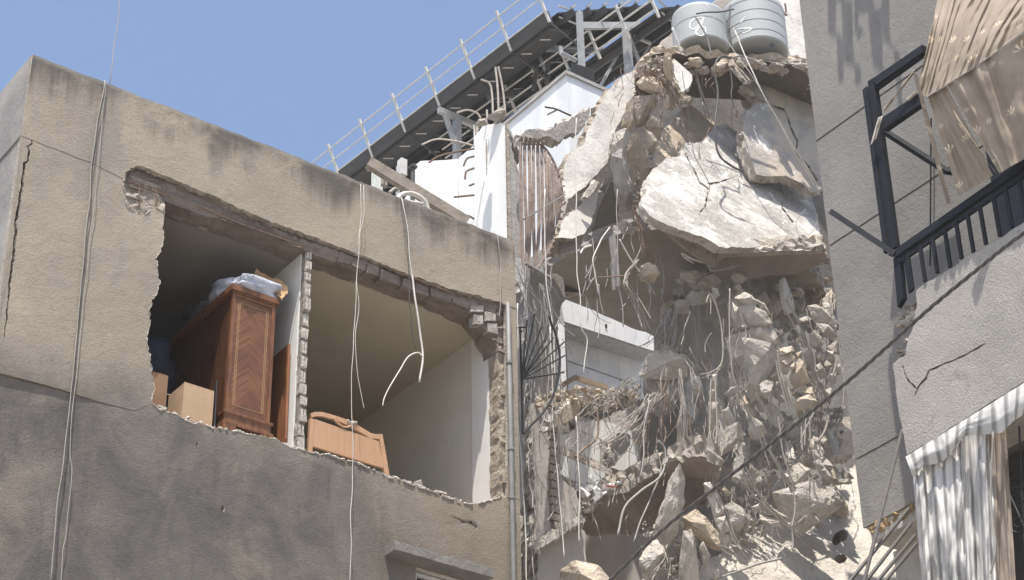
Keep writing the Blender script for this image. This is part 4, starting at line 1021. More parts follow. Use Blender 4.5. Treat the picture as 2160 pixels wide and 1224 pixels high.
# --- marble clad building seen through the gap
MBG = thing('marble_building', 'white marble clad loggia seen through the gap in the collapsed floor', 'building', (21, 25.5, 0))
def marble():
    t = Mt('white_marble', .35, .4)
    c = t.mix(t.rng(t.noise(3, 6, .7, None, 1.2), .35, .7), (.84, .83, .81), (.72, .72, .72))
    oi = N(t.nt, 'ShaderNodeObjectInfo'); c = t.mix(t.rng(oi.outputs['Random'], 0, 1, 0, .5, False), c, (.62, .625, .63)); t.col(c); return t.m
M['marble'] = marble(); M['marblejoint'] = plain('marble_joint', (.42, .41, .39), .8)
YM = 25.0
def tiles_quad(pl, quad, nx, ny, par, m, gap=.006, th=.02, nm='marble_slab', jit=0.0, sd=1):
    q = [pl.px(*p) for p in quad]; r = random.Random(sd)          # tl, tr, br, bl
    def at(u, v): return (q[0].lerp(q[1], u)).lerp(q[3].lerp(q[2], u), v)
    for i in range(nx):
        for j in range(ny):
            g = gap; a = [at((i+u)/nx, (j+v)/ny) for u, v in ((0,0),(1,0),(1,1),(0,1))]; c = sum(a, Vector())/4
            h = pl.n*(r.uniform(0, .004)+.003)
            b = [p+(c-p).normalized()*g+h for p in a]
            mb = MB(); mb.add(b+[p-pl.n*th for p in b], [(3,2,1,0),(4,5,6,7),(0,1,5,4),(1,2,6,5),(2,3,7,6),(3,0,4,7)]); part(nm, fix(mb), m, par)
pl = plY(YM)
part('band_core', fix(sheet(MB(), Pl(Vector((0, YM+.022, 0)), Vector((0, -1, 0))), px2(pl, [(1178,624),(1392,708),(1392,747),(1190,682),(1178,690)]), .4, (), 0, None, 0, random.Random(1))), M['marblejoint'], MBG)
tiles_quad(pl, [(1180,627),(1390,709),(1378,741),(1190,679)], 9, 1, MBG, M['marble'], sd=2)
tiles_quad(pl, [(1178,684),(1190,682),(1196,835),(1180,835)], 1, 3, MBG, M['marble'], sd=3)
part('pillar_core', fix(sheet(MB(), Pl(Vector((0, YM+.024, 0)), Vector((0, -1, 0))), px2(pl, [(1176,680),(1192,684),(1198,835),(1178,835)]), .35, (), 0, None, 0, random.Random(1))), M['marblejoint'], MBG)
p2 = plY(YM+.5)
part('recess_core', fix(sheet(MB(), Pl(Vector((0, YM+.525, 0)), Vector((0, -1, 0))), px2(p2, [(1150,640),(1420,740),(1420,880),(1150,880)]), .3, (), 0, None, 0, random.Random(1))), M['marblejoint'], MBG)
tiles_quad(p2, [(1192,660),(1400,738),(1392,830),(1196,760)], 9, 1, MBG, M['marble'], sd=4)
tiles_quad(p2, [(1196,762),(1392,832),(1386,900),(1200,850)], 9, 1, MBG, M['marble'], sd=5)
part('railing', MB().bar(onY(1183, 815, YM-.3), onY(1212, 797, YM-.3), .06, .09), plain('bronze_rail', (.34, .25, .17), .5), MBG)
part('railing', MB().bar(onY(1212, 797, YM-.3), onY(1280, 818, YM-.3), .06, .09), plain('bronze_rail_side', (.34, .25, .17), .5), MBG)
part('lamp', rock([(1276,684),(1280,684),(1281,692),(1277,692)], YM-.03, .05, 3), M['black'], MBG)
# ---------------------------------------------------------------- collapsed building
M['chunk'] = mottled('pale_broken_concrete', (.54, .495, .44), (.40, .365, .32), 5, 24, .035, c3=(.62, .57, .51), s3=9, t3=(.55, .75))
M['chunktan'] = mottled('tan_broken_concrete', (.54, .455, .36), (.41, .345, .27), 5, 22, .03, c3=(.62, .54, .43), s3=9)
M['chunkbrown'] = mottled('brown_broken_concrete', (.42, .365, .305), (.30, .255, .21), 5, 24, .035, c3=(.48, .41, .34), s3=8)
M['chunkgrey'] = mottled('grey_broken_concrete', (.38, .355, .33), (.27, .25, .23), 4, 22, .03)
def slabwhite():
    t = Mt('lime_washed_slab', .9, .15)
    c = t.mix(t.rng(t.noise(1.3, 6, .68, (1, 1, 1.6)), .36, .56), (.62, .60, .565), (.38, .362, .335))
    c = t.mix(t.rng(t.noise(6, 5, .7), .58, .74), c, (.36, .335, .30))
    c = t.mix(t.rng(t.noise(2.3, 6, .7), .56, .66), c, (.72, .70, .66)); t.col(c)
    t.bump(t.math('ADD', t.noise(22, 4, .7), t.math('MULTIPLY', t.noise(5, 4, .65), 2)), .02); return t.m
M['slabwhite'] = slabwhite()
M['slabgrey'] = mottled('grey_patched_slab', (.50, .435, .36), (.37, .345, .315), .9, 20, .015, c3=(.66, .635, .59), s3=1.7, t3=(.57, .66), contrast=(.45, .55))
M['slabpanel'] = mottled('pale_wall_panel', (.66, .64, .60), (.54, .515, .475), 1.5, 20, .012, c3=(.42, .39, .355), s3=5, t3=(.6, .72), stretch=(1, 1, .5))
M['slabred'] = mottled('reddish_slab_underside', (.29, .24, .205), (.22, .185, .16), 1.5, 20, .012)
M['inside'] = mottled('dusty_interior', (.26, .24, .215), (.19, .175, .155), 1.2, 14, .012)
M['insideshade'] = mottled('interior_shade', (.15, .135, .12), (.10, .09, .08), 1.5, 14, .012)  # shadow in the cavity and under the roof is put into this colour
M['soffit'] = mottled('olive_soffit', (.30, .275, .235), (.23, .21, .18), 1.0, 14, .008, c3=(.20, .18, .155), s3=4)
M['plasterwall'] = mottled('beige_plaster', (.42, .385, .345), (.34, .31, .28), 1.6, 16, .006, c3=(.28, .25, .22), s3=5, t3=(.62, .78))
M['roughwall'] = mottled('sunlit_rough_wall', (.60, .555, .49), (.48, .44, .385), 2.2, 16, .03, c3=(.38, .34, .295), s3=5, t3=(.6, .76))
M['rust'] = plain('rusty_bar', (.24, .175, .135), .8, 0, .2, .2, 25)
M['bar'] = plain('dusty_wire', (.34, .31, .275), .8, 0, .2, .15, 25)
M['bargrey'] = plain('grey_conduit', (.30, .285, .27), .6, 0, .3, .12, 20)
CB = thing('collapsed_building', 'collapsed concrete apartment block between the tan and grey buildings', 'building', (18, 20, 0))
# floors, walls and backing that still stand
part('roof_slab', slab([(1352,142),(1372,122),(1400,112),(1440,116),(1482,118),(1545,128),(1600,132),(1700,140),(1790,146),(1790,240),(1600,212),(1450,205),(1340,200)], plZ(22.2), .16, 21, .07, .09, keep=lambda i: i in (8, 9, 10)), [M['insideshade'], M['chunktan']], CB)
mb = MB(); r = random.Random(22)
for i in range(260):
    x = r.uniform(1358, 1700); y = 140-.10*(x-1358)+.16*max(0, x-1480) if x < 1480 else 127+.06*(x-1480)
    p = onZ(x, y+r.uniform(-9, 8), 22.28); pebble(p, r.uniform(.02, .075), r, mb)
part('roof_edge_rubble', mb, M['chunktan'], CB, kind='stuff')
part('upper_back_wall', slab([(1196,430),(1290,290),(1345,190),(1830,150),(1830,640),(1400,640),(1156,610)], plY(20.9), .2, 22, .02, .3), [M['insideshade'], M['broken']], CB)
part('floor_slab', slab([(1150,575),(1205,535),(1265,508),(1330,488),(1420,480),(1520,535),(1700,560),(1760,640),(1500,720),(1396,717),(1180,626)], plZ(18.45), .22, 23, .025, .12, rel=.015), [M['soffit'], M['chunkgrey']], CB)
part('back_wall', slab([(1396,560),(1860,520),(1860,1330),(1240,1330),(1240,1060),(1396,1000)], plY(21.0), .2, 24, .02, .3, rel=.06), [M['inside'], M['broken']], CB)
part('floor_slab', slab([(1218,1094),(1262,1062),(1345,1018),(1452,966),(1490,962),(1520,985),(1500,1050),(1440,1080),(1330,1132),(1236,1130)], plZ(13.75), .3, 25, .05, .07, grid=.12, rel=.09, relscale=2.4), [M['slabred'], M['broken']], CB)
part('lower_room_wall', slab([(1236,1110),(1470,1060),(1470,1330),(1180,1330),(1180,1130)], plY(20.6), .2, 26, .01, .3), [M['plasterwall'], M['broken']], CB)
part('column', slab([(1116,560),(1150,575),(1190,585),(1186,640),(1176,700),(1176,840),(1124,860),(1120,700)], plY(19.3), .4, 27, .03, .08, rel=.04), [M['inside'], M['chunkgrey']], CB)
part('column', slab([(1118,850),(1160,845),(1178,880),(1180,925),(1178,1000),(1210,1030),(1226,1075),(1222,1098),(1130,1150),(1126,1000)], plY(18.9), .35, 28, .02, .08, rel=.015), [M['plasterwall'], M['chunk']], CB)
part('column', slab([(1132,1158),(1220,1104),(1236,1130),(1240,1330),(1136,1330)], plY(19.0), .35, 29, .02, .1, rel=.02), [M['plasterwall'], M['chunk']], CB)
part('beam', slab([(1126,1148),(1140,1132),(1228,1086),(1236,1098),(1150,1150),(1132,1165)], plY(18.8), .25, 30, .02, .06, rel=.03), [M['chunk'], M['chunk']], CB)
r = random.Random(33)
for k in range(13):                                       # bricks bared along the edge of the plastered column
    y = 905+k*17; x = 1163+r.uniform(-2, 4)+max(0, (y-1000)*.05)
    a = onY(x, y, 18.87); mb = MB(); mb.box((a.x-.05, 18.84, a.z-.045), (a.x+.06+r.uniform(0, .03), 19.0, a.z+.045))
    part('brick', mb, M['chunkbrown'], CB)
part('corner_post', slab([(1418,560),(1446,560),(1450,690),(1432,770),(1420,700)], plY(20.2), .3, 31, .02, .1), [M['chunkgrey'], M['chunk']], CB)
part('leaning_wall', slab([(1286,385),(1303,378),(1306,440),(1300,482),(1262,512),(1240,520),(1262,440)], tilt((1290,380), 19.6, (1280,510), 20.4, .5), .15, 32, .02, .08), [M['inside'], M['chunkgrey']], CB)
part('fallen_curtain_wall', slab([(1410,660),(1440,640),(1490,650),(1530,720),(1540,820),(1530,960),(1490,1000),(1452,980),(1450,830),(1452,740),(1400,720)], tilt((1490,640), 20.0, (1490,1000), 20.6, .3), .1, 34, .03, .1, rel=.12), [M['inside'], M['chunkgrey']], CB)
part('rear_slab', slab([(1480,905),(1800,880),(1800,960),(1480,985)], tilt((1600,900), 19.9, (1600,960), 19.7), .2, 35, .04, .1, rel=.06), [M['chunkbrown'], M['chunkbrown']], CB)
part('sunlit_wall', slab([(1380,1330),(1436,1232),(1500,1180),(1545,1140),(1600,1112),(1650,1080),(1720,1060),(1780,1005),(1812,975),(1900,1100),(1900,1330)], tilt((1780,990), 19.2, (1650,1224), 17.9, -.15), .3, 36, .03, .1,
     [[(1754,1140),(1762,1126),(1778,1118),(1787,1124),(1784,1140),(1770,1148),(1758,1152)], [(1758,1182),(1764,1172),(1780,1170),(1787,1178),(1782,1188),(1766,1189)]], .14, .05, .05), [M['roughwall'], M['broken']], CB)
part('bathroom_backing', slab([(1130,842),(1412,842),(1412,1100),(1130,1100)], plY(20.75), .15, 38, .01, .3), [M['inside'], M['broken']], CB)
part('shell', MB().box((13.9, 21.4, 0), (24, 22.2, 13.2)).box((13.9, 18.95, 0), (14.3, 21.4, 12.0)), M['inside'], CB)
# bathroom: tiled wall with a patterned border
BT = part('bathroom_wall', slab([(1176,925),(1213,905),(1210,878),(1262,890),(1345,850),(1352,1010),(1262,1060),(1228,1052),(1196,1015),(1176,1000)], Pl(Vector((0, 19.56, 0)), Vector((0, -1, 0))), .12, 37, .01, .1, rel=.0), [M['screed'], M['broken']], CB)
M['tile'] = plain('white_wall_tile', (.72, .72, .70), .25, 0, .5, .04, 3)
def border():
    t = Mt('brown_floral_border', .35, .4); f = t.rng(t.noise(16, 3, .6, None, 1.5), .48, .56)
    t.col(t.mix(f, (.62, .58, .52), (.42, .30, .22))); return t.m
M['border'] = border()
def wtile(quad, Y, m, nm='tile', sd=1):
    pl = plY(Y); q = [pl.px(*p) for p in quad]; r = random.Random(sd); c = sum(q, Vector())/len(q)
    q = [p+(c-p).normalized()*.007-Vector((0, r.uniform(0, .006), 0)) for p in q]
    n = len(q); mb = MB(); mb.add(q+[p+Vector((0, .012, 0)) for p in q], [tuple(reversed(range(n))), tuple(range(n, 2*n))]+[(i, (i+1) % n, n+(i+1) % n, n+i) for i in range(n)]); part(nm, fix(mb), m, BT)
tl = lambda x, y: (x, y)
cols = [1178, 1196, 1214, 1242, 1266, 1290, 1318, 1346]
def ybase(x): return 940+(x-1178)*.42
for i in range(len(cols)-1):
    x0, x1 = cols[i]+(0 if i else 2), cols[i+1]
    for k, (u, v) in enumerate(((-95, -50), (-50, 0), (16, 62), (62, 112))):
        y00, y10 = ybase(x0)+u, ybase(x1)+u; y01, y11 = ybase(x0)+v, ybase(x1)+v
        lim = lambda x: (912 if x < 1213 else 884) if x < 1266 else 884-(x-1266)*.45
        bt = lambda x: 1050 if x > 1226 else 995+(x-1176)*1.0
        y00 = max(y00, lim(x0)+4); y10 = max(y10, lim(x1)+4); y01 = min(y01, bt(x0)); y11 = min(y11, bt(x1))
        if y01-y00 < 8 or y11-y10 < 8 or (i == 4 and k == 1): continue
        wtile([(x0, y00), (x1, y10), (x1, y11), (x0, y01)], 19.545, M['tile'], sd=i*7+k)
    if i < 4: wtile([(x0, ybase(x0)), (x1, ybase(x1)), (x1, ybase(x1)+15), (x0, ybase(x0)+15)], 19.544, M['border'], 'border_tile', sd=i)
bath = thing('bathtub', 'broken white bathtub tipped on the bathroom floor edge', 'bathtub', onY(1310, 1020, 18.98))
mb = MB(); a = onY(1268, 1020, 18.98); b = onY(1350, 1005, 18.98); ax = (b-a).normalized(); up = Vector((0, -.35, .94))
sd = ax.cross(up).normalized(); n = 14
for i in range(n+1):
    t_ = i/n; w_ = .26*(1-(abs(2*t_-1))**6*.5); p = a.lerp(b, t_)
    for j in range(9):
        th = math.pi*j/8; mb.v.append(p + sd*math.cos(th)*w_ - up*math.sin(th)*w_*.75)
    for j in range(9):
        th = math.pi*j/8; mb.v.append(p + sd*math.cos(th)*w_*.88 - up*math.sin(th)*w_*.62)
for i in range(n):
    for j in range(8):
        k = i*18+j; mb.f.append((k, k+1, k+19, k+18)); mb.m.append(0)
        k += 9; mb.f.append((k, k+18, k+19, k+1)); mb.m.append(0)
    for j in (0, 8):
        k = i*18+j; mb.f.append((k, k+9, k+27, k+18)); mb.m.append(0)
part('tub_shell', fix(mb), M['tile'], bath, True)
part('rim', MB().tube([p+sd*.27 for p in (a, b)], .025, 8).tube([p-sd*.27 for p in (a, b)], .025, 8), M['tile'], bath, True)
tk = thing('toilet', 'broken white toilet with raised lid in the bathroom rubble', 'toilet', onY(1245, 1040, 18.92))
part('lid', rock([(1241,1006),(1247,1001),(1256,1015),(1258,1024),(1252,1025),(1244,1016)], 18.92, .05, 4, amp=.004), M['tile'], tk)
part('bowl', rock([(1248,1030),(1258,1025),(1270,1036),(1264,1046),(1253,1047)], 18.92, .2, 5, amp=.006), M['tile'], tk)
part('cistern', rock([(1222,1028),(1230,1030),(1246,1042),(1240,1052),(1228,1047)], 18.92, .14, 6, amp=.004), M['slabpanel'], tk)
solo('white_shard', rock([(1250,1050),(1262,1040),(1280,1038),(1262,1052),(1254,1062)], 18.86, .06, 8, amp=.004), M['tile'], 'white ceramic shard on the lip of the bathroom floor', 'shard')
solo('red_stick', MB().tube([onY(1279, 1025, 18.8), onY(1334, 1031, 18.8)], .012, 6), plain('red_plastic', (.55, .14, .09), .5), 'thin red stick in front of the bathtub', 'stick')

# ---- big slabs
C1 = tilt((1530,262), 19.35, (1600,520), 18.0, .03)
CS = thing('fallen_roof_slab', 'huge white limewashed slab hanging tilted in the middle of the wreck', 'slab', onY(1560, 560, 18.6))
part('slab_body', slab([(1352,430),(1364,410),(1362,385),(1376,360),(1402,336),(1440,326),(1444,302),(1480,299),(1499,281),(1511,266),(1530,262),(1556,282),(1557,305),(1552,322),(1568,345),(1560,362),(1575,372),(1620,372),(1680,388),(1709,412),(1720,440),(1727,470),(1728,500),(1730,516),(1660,519),(1590,523),(1517,521),(1482,500),(1446,487),(1402,471),(1371,456)], C1, .13, 41, .02, .07, [[(1447,322),(1462,350),(1478,385),(1496,398),(1492,430),(1476,455),(1474,453),(1488,430),(1492,400),(1475,388),(1459,352),(1445,324)], [(1556,371),(1530,378),(1512,384),(1490,386),(1500,390),(1514,388),(1532,381)], [(1640,376),(1652,410),(1648,440),(1672,470),(1675,468),(1651,439),(1655,409)]], grid=.1, rel=.025, relscale=1.6, rough=.02), [M['slabwhite'], M['chunk']], CS)
part('slab_edge', slab([(1514,524),(1590,527),(1660,522),(1738,518),(1745,540),(1728,562),(1690,576),(1600,584),(1525,590),(1497,566),(1512,545)], tilt((1600,522), 17.97, (1600,590), 18.5, .03), .25, 42, .02, .06, rel=.03), [M['slabred'], M['chunk']], CS)
part('slab_edge', slab([(1505,566),(1520,530),(1600,532),(1735,527),(1734,534),(1600,541),(1530,543)], tilt((1600,528), 17.91, (1600,545), 18.05, .03), .1, 43, .012, .05, rel=.03), [M['chunkbrown'], M['chunk']], CS)
part('broken_underside', rock([(1355,440),(1400,475),(1470,500),(1512,526),(1510,560),(1480,552),(1462,528),(1410,492),(1362,462)], 18.6, .35, 44), M['chunkbrown'], CS)
solo('leaning_slab', slab([(1569,178),(1596,166),(1621,169),(1655,171),(1670,185),(1710,196),(1722,271),(1732,369),(1735,395),(1712,406),(1690,385),(1657,370),(1635,372),(1596,369),(1572,313),(1567,276),(1576,237),(1606,212)], tilt((1650,170), 18.8, (1650,380), 18.5, -.05), .18, 45, .015, .08,
     [[(1606,213),(1630,222),(1655,230),(1664,245),(1668,265),(1676,283),(1684,298),(1680,318),(1692,335),(1710,352),(1727,380),(1722,384),(1706,357),(1688,338),(1676,320),(1680,300),(1671,284),(1664,266),(1660,247),(1652,234),(1628,225),(1607,217)]], .12, .025), [M['slabgrey'], M['chunk']], 'grey and tan cracked slab leaning below the right water tank', 'slab')
solo('leaning_slab', slab([(1335,150),(1318,158),(1292,186),(1282,192),(1270,215),(1255,245),(1240,275),(1233,300),(1205,322),(1192,345),(1188,380),(1192,425),(1204,418),(1240,388),(1266,358),(1282,340),(1291,310),(1300,268),(1318,235),(1331,205),(1340,188)], tilt((1330,160), 19.3, (1200,410), 18.9, .08), .18, 46, .012, .07, (), .12, .03), [M['slabpanel'], M['chunkbrown']], 'long pale slab leaning diagonally left of the rubble heap', 'slab')
solo('slab_fragment', slab([(1188,462),(1200,450),(1215,444),(1226,430),(1262,402),(1258,440),(1246,474),(1230,495),(1204,503),(1178,502)], tilt((1240,410), 19.3, (1200,500), 18.6, .3), .10, 47, .01, .06, (), .1, .02), [M['slabpanel'], M['chunkbrown']], 'small bright white slab fragment below the long pale slab', 'slab')
solo('slab_fragment', slab([(1232,415),(1255,381),(1265,384),(1252,405),(1239,418)], plY(18.8), .08, 48, .006, .05), [M['chunk'], M['chunk']], 'small beige slab fragment tucked under the long pale slab', 'slab')
solo('slab_fragment', slab([(1154,520),(1180,483),(1184,505),(1178,535),(1160,538)], plY(19.0), .1, 49, .006, .05), [M['chunktan'], M['chunk']], 'yellowish slab fragment at the foot of the torn steel grille', 'slab')
solo('slab_fragment', slab([(1176,505),(1204,504),(1230,497),(1225,520),(1200,532),(1180,534)], plY(18.95), .15, 50, .01, .05, rel=.04), [M['chunkgrey'], M['chunk']], 'dark grey fragment under the small bright white slab fragment', 'slab')
solo('slab_fragment', slab([(1150,910),(1168,877),(1218,837),(1231,838),(1222,868),(1206,884),(1176,898)], tilt((1218,837), 19.0, (1155,905), 18.5, .5), .12, 51, .008, .05, (), .08), [M['chunktan'], M['chunk']], 'tan slab fragment sloping over the plastered column', 'slab')
solo('slab_fragment', slab([(1280,972),(1297,923),(1317,915),(1329,918),(1329,940),(1297,981)], plY(19.3), .12, 52, .008, .05), [M['chunkgrey'], M['chunk']], 'grey block hanging over the bathtub', 'slab')
solo('slab_fragment', slab([(1085,545),(1098,545),(1100,590),(1090,600),(1085,585)], plY(18.2), .1, 53, .01, .05), [M['greyplaster'], M['chunk']], 'small grey lump just right of the tan parapet end', 'slab')
solo('roof_screed', slab([(1102,285),(1118,272),(1150,276),(1185,258),(1212,245),(1245,226),(1240,250),(1225,275),(1195,285),(1180,300),(1160,288),(1130,296),(1104,300)], tilt((1200,255), 19.8, (1120,290), 19.6, .2), .2, 54, .02, .06, (), .1, .05), [M['chunkgrey'], M['chunk']], 'broken grey roof edge between the steel grille and the long pale slab', 'slab')
solo('tank_ledge', slab([(1550,130),(1700,136),(1706,165),(1702,200),(1640,178),(1600,168)], plZ(22.15), .1, 55, .02, .06), [M['insideshade'], M['chunk']], 'dark ledge under the right water tank', 'slab')
# ---- labelled lumps: outline, depth, thickness, material, label
LUMPS = [
 ([(1345,176),(1356,163),(1377,162),(1393,174),(1403,194),(1400,202),(1371,197),(1352,188)], 18.7, .35, 'chunktan', 'pale tan boulder wedged highest in the heap left of the tanks'),
 ([(1338,207),(1375,201),(1385,215),(1366,227),(1360,264),(1342,268),(1337,231)], 18.9, .35, 'chunkbrown', 'brown lump below the highest tan boulder'),
 ([(1373,241),(1383,238),(1395,254),(1398,270),(1391,296),(1377,284),(1362,268)], 18.8, .25, 'chunkbrown', 'angular brown rock in the middle of the heap'),
 ([(1362,274),(1375,281),(1386,298),(1377,324),(1368,319),(1360,296)], 18.8, .22, 'chunkbrown', 'pointed brown rock under the angular one in the heap'),
 ([(1413,176),(1424,172),(1435,190),(1430,211),(1417,233),(1407,227),(1411,202)], 18.8, .3, 'chunkbrown', 'long brown rock beside the white shard of the heap'),
 ([(1402,114),(1415,117),(1420,137),(1423,168),(1413,178),(1405,162),(1398,139)], 18.7, .25, 'chunktan', 'upright tan chunk at the broken roof edge'),
 ([(1399,203),(1411,203),(1410,227),(1400,227)], 18.6, .15, 'chunktan', 'small square tan block under the highest boulder'),
 ([(1322,219),(1336,208),(1340,258),(1326,276),(1311,268)], 19.0, .2, 'chunktan', 'flat tan piece along the edge of the long pale slab'),
 ([(1291,284),(1320,273),(1328,284),(1326,296),(1313,311),(1315,340),(1291,345),(1287,305)], 18.7, .35, 'chunk', 'rough pale lump at the lower left of the heap'),
 ([(1290,330),(1312,318),(1317,335),(1328,365),(1338,412),(1333,431),(1320,446),(1304,431),(1302,378),(1288,350)], 18.6, .4, 'chunkgrey', 'long grey lump hanging below the heap'),
 ([(1330,285),(1347,287),(1363,311),(1368,352),(1356,386),(1342,391),(1333,365),(1322,326)], 18.8, .4, 'chunkbrown', 'tall brown lump right of the long grey one'),
 ([(1426,248),(1442,249),(1442,263),(1428,263)], 19.1, .15, 'chunkgrey', 'small grey cube on the tan broken slab'),
 ([(1434,198),(1461,205),(1459,222),(1437,218)], 19.1, .2, 'chunkbrown', 'brown block above the tan broken slab'),
 ([(1500,144),(1508,135),(1523,130),(1534,133),(1530,144),(1518,151),(1505,152)], 18.6, .25, 'chunktan', 'light tan rock stuck under the roof edge between the tanks'),
 ([(1557,195),(1572,194),(1606,212),(1576,237),(1569,227)], 19.3, .2, 'chunkbrown', 'brown wedge behind the grey and tan cracked slab'),
 ([(1345,575),(1352,562),(1368,554),(1384,562),(1391,577),(1376,597),(1352,592)], 18.3, .25, 'chunktan', 'tan lump dangling on rusty rebar over the marble loggia'),
 ([(1437,568),(1464,558),(1484,556),(1501,575),(1491,598),(1469,613),(1452,600)], 19.2, .4, 'chunkgrey', 'shaded grey lump left under the huge white slab'),
 ([(1636,578),(1712,572),(1709,595),(1690,600),(1658,605),(1636,595)], 18.9, .3, 'chunk', 'wide beige lump under the right part of the huge white slab'),
 ([(1363,754),(1381,741),(1412,740),(1427,754),(1447,759),(1449,793),(1405,800),(1351,793)], 18.6, .4, 'chunk', 'broad pale block above the hanging rebar right of the loggia'),
 ([(1354,796),(1404,802),(1448,796),(1436,826),(1418,866),(1390,880),(1366,850)], 18.9, .3, 'chunkgrey', 'grey stump under the broad pale block'),
 ([(1335,908),(1346,902),(1363,908),(1363,932),(1349,940),(1335,932)], 18.4, .2, 'chunk', 'round pale lump hanging in front of the bathroom'),
 ([(1432,985),(1442,1010),(1440,1060),(1428,1110),(1410,1150),(1405,1166),(1380,1150),(1385,1100),(1405,1055),(1415,1010)], 17.7, .3, 'chunk', 'long pale pillar of concrete hanging below the rebar'),
 ([(1350,1180),(1365,1150),(1385,1140),(1400,1165),(1385,1200),(1370,1226),(1355,1215)], 17.7, .3, 'chunk', 'pale lump below the long hanging pillar'),
 ([(1182,1206),(1215,1187),(1262,1195),(1290,1228),(1270,1280),(1190,1280)], 17.6, .5, 'chunktan', 'tan boulder at the bottom left of the wreck'),
 ([(1427,900),(1438,860),(1447,870),(1448,920),(1438,960),(1430,950)], 18.2, .15, 'chunk', 'slim pale lump threaded on vertical rebar'),
 ([(1634,1041),(1660,1034),(1685,1028),(1713,1016),(1751,1031),(1757,1047),(1776,1056),(1772,1068),(1691,1126),(1672,1113),(1663,1100),(1641,1069)], 17.7, .45, 'chunk', 'large pale slab block with rebar stubs near the two holes'),
 ([(1653,997),(1685,978),(1707,991),(1700,1020),(1672,1036),(1656,1019)], 18.0, .35, 'chunk', 'rough lump on top of the large pale slab block'),
 ([(1528,1069),(1544,1060),(1565,1072),(1575,1088),(1569,1110),(1556,1121),(1537,1107)], 17.7, .3, 'chunk', 'rounded pale boulder between column stumps at the bottom'),
 ([(1440,1091),(1471,1077),(1484,1088),(1500,1103),(1522,1141),(1522,1163),(1500,1154),(1478,1119),(1449,1119)], 17.6, .35, 'chunktan', 'tan capped lump at the bottom centre of the wreck'),
 ([(1440,1122),(1459,1119),(1468,1147),(1471,1185),(1478,1260),(1434,1260)], 17.5, .3, 'chunk', 'square pale post cut by the bottom of the picture'),
 ([(1475,1154),(1484,1144),(1498,1172),(1496,1204),(1481,1188)], 17.5, .2, 'chunk', 'slim pale stone right of the square post'),
 ([(1503,1204),(1515,1201),(1517,1218),(1506,1224)], 17.5, .12, 'chunk', 'small cube of rubble at the bottom edge'),
 ([(1512,1028),(1550,1028),(1552,1055),(1518,1058)], 18.8, .3, 'chunkgrey', 'shaded grey block behind the rounded boulder'),
 ([(1559,997),(1597,997),(1599,1026),(1572,1033)], 18.9, .3, 'chunkgrey', 'shaded grey block left of the large pale slab block'),
 ([(1772,997),(1782,987),(1791,997),(1801,1009),(1782,1016)], 17.9, .2, 'chunk', 'loose pale stone against the foot of the grey pier'),
 ([(1729,965),(1741,964),(1758,984),(1751,994),(1732,981)], 17.8, .2, 'chunk', 'pale stone just above the large pale slab block'),
 ([(1742,1012),(1790,1010),(1798,1020),(1760,1024)], 17.9, .15, 'chunk', 'flat pale stone by the pier foot'),
 ([(1515,940),(1534,903),(1556,892),(1572,918),(1547,931),(1528,959),(1515,962)], 18.0, .22, 'chunk', 'bent pale chunk hanging in mid air left of the power line'),
 ([(1578,906),(1587,881),(1609,893),(1619,912),(1597,928),(1584,925)], 18.1, .22, 'chunk', 'leaf shaped chunk behind the power line'),
 ([(1614,859),(1628,851),(1644,865),(1653,885),(1641,901),(1622,890)], 18.0, .15, 'chunk', 'round flat chunk hanging on two rods above the power line'),
 ([(1449,934),(1462,925),(1481,943),(1482,965),(1468,983),(1453,972)], 18.2, .25, 'chunk', 'rounded chunk hanging right of the slim threaded lump'),
 ([(1526,832),(1543,817),(1558,815),(1553,830),(1538,839)], 18.3, .12, 'chunk', 'small lit chunk left of the hanging column'),
 ([(1501,607),(1514,609),(1518,624),(1509,631),(1504,621)], 18.2, .12, 'chunk', 'small chunk dangling left of the hanging column top'),
 ([(1303,472),(1320,468),(1338,480),(1336,494),(1314,494)], 18.9, .15, 'chunk', 'small pale brick under the long grey lump'),
 ([(1536,780),(1548,755),(1565,765),(1570,790),(1552,800)], 18.9, .2, 'chunkgrey', 'dim grey chunk left of the hanging column'),
]
for i, (o, Y, th, m, lab) in enumerate(LUMPS):
    solo('concrete_chunk', rock(o, Y, th, 100+i, cuts=3 if len(o) > 6 else 2), M[m], lab, 'rubble')
solo('white_shard', slab([(1422,124),(1437,136),(1459,158),(1460,171),(1453,185),(1439,195),(1427,173),(1421,149)], tilt((1430,130), 18.8, (1440,190), 18.6, .2), .06, 61, .006, .05), [M['slabpanel'], M['chunktan']], 'white plaster shard standing at the broken roof edge', 'shard')
solo('tan_slab', slab([(1398,280),(1438,230),(1459,221),(1486,242),(1508,261),(1499,282),(1483,299),(1444,303),(1425,330),(1395,345),(1378,352),(1385,310)], tilt((1460,225), 19.7, (1410,340), 19.0, .1), .2, 62, .015, .06, (), .1, .05), [M['chunktan'], M['chunk']], 'tan broken slab behind the top of the huge white slab', 'slab')
solo('leaning_slab', slab([(1537,127),(1567,129),(1581,141),(1600,163),(1575,173),(1552,146)], tilt((1560,130), 18.7, (1585,170), 18.5, .2), .07, 63, .008, .05), [M['chunkbrown'], M['chunk']], 'small brown slab leaning under the right tank edge', 'slab')
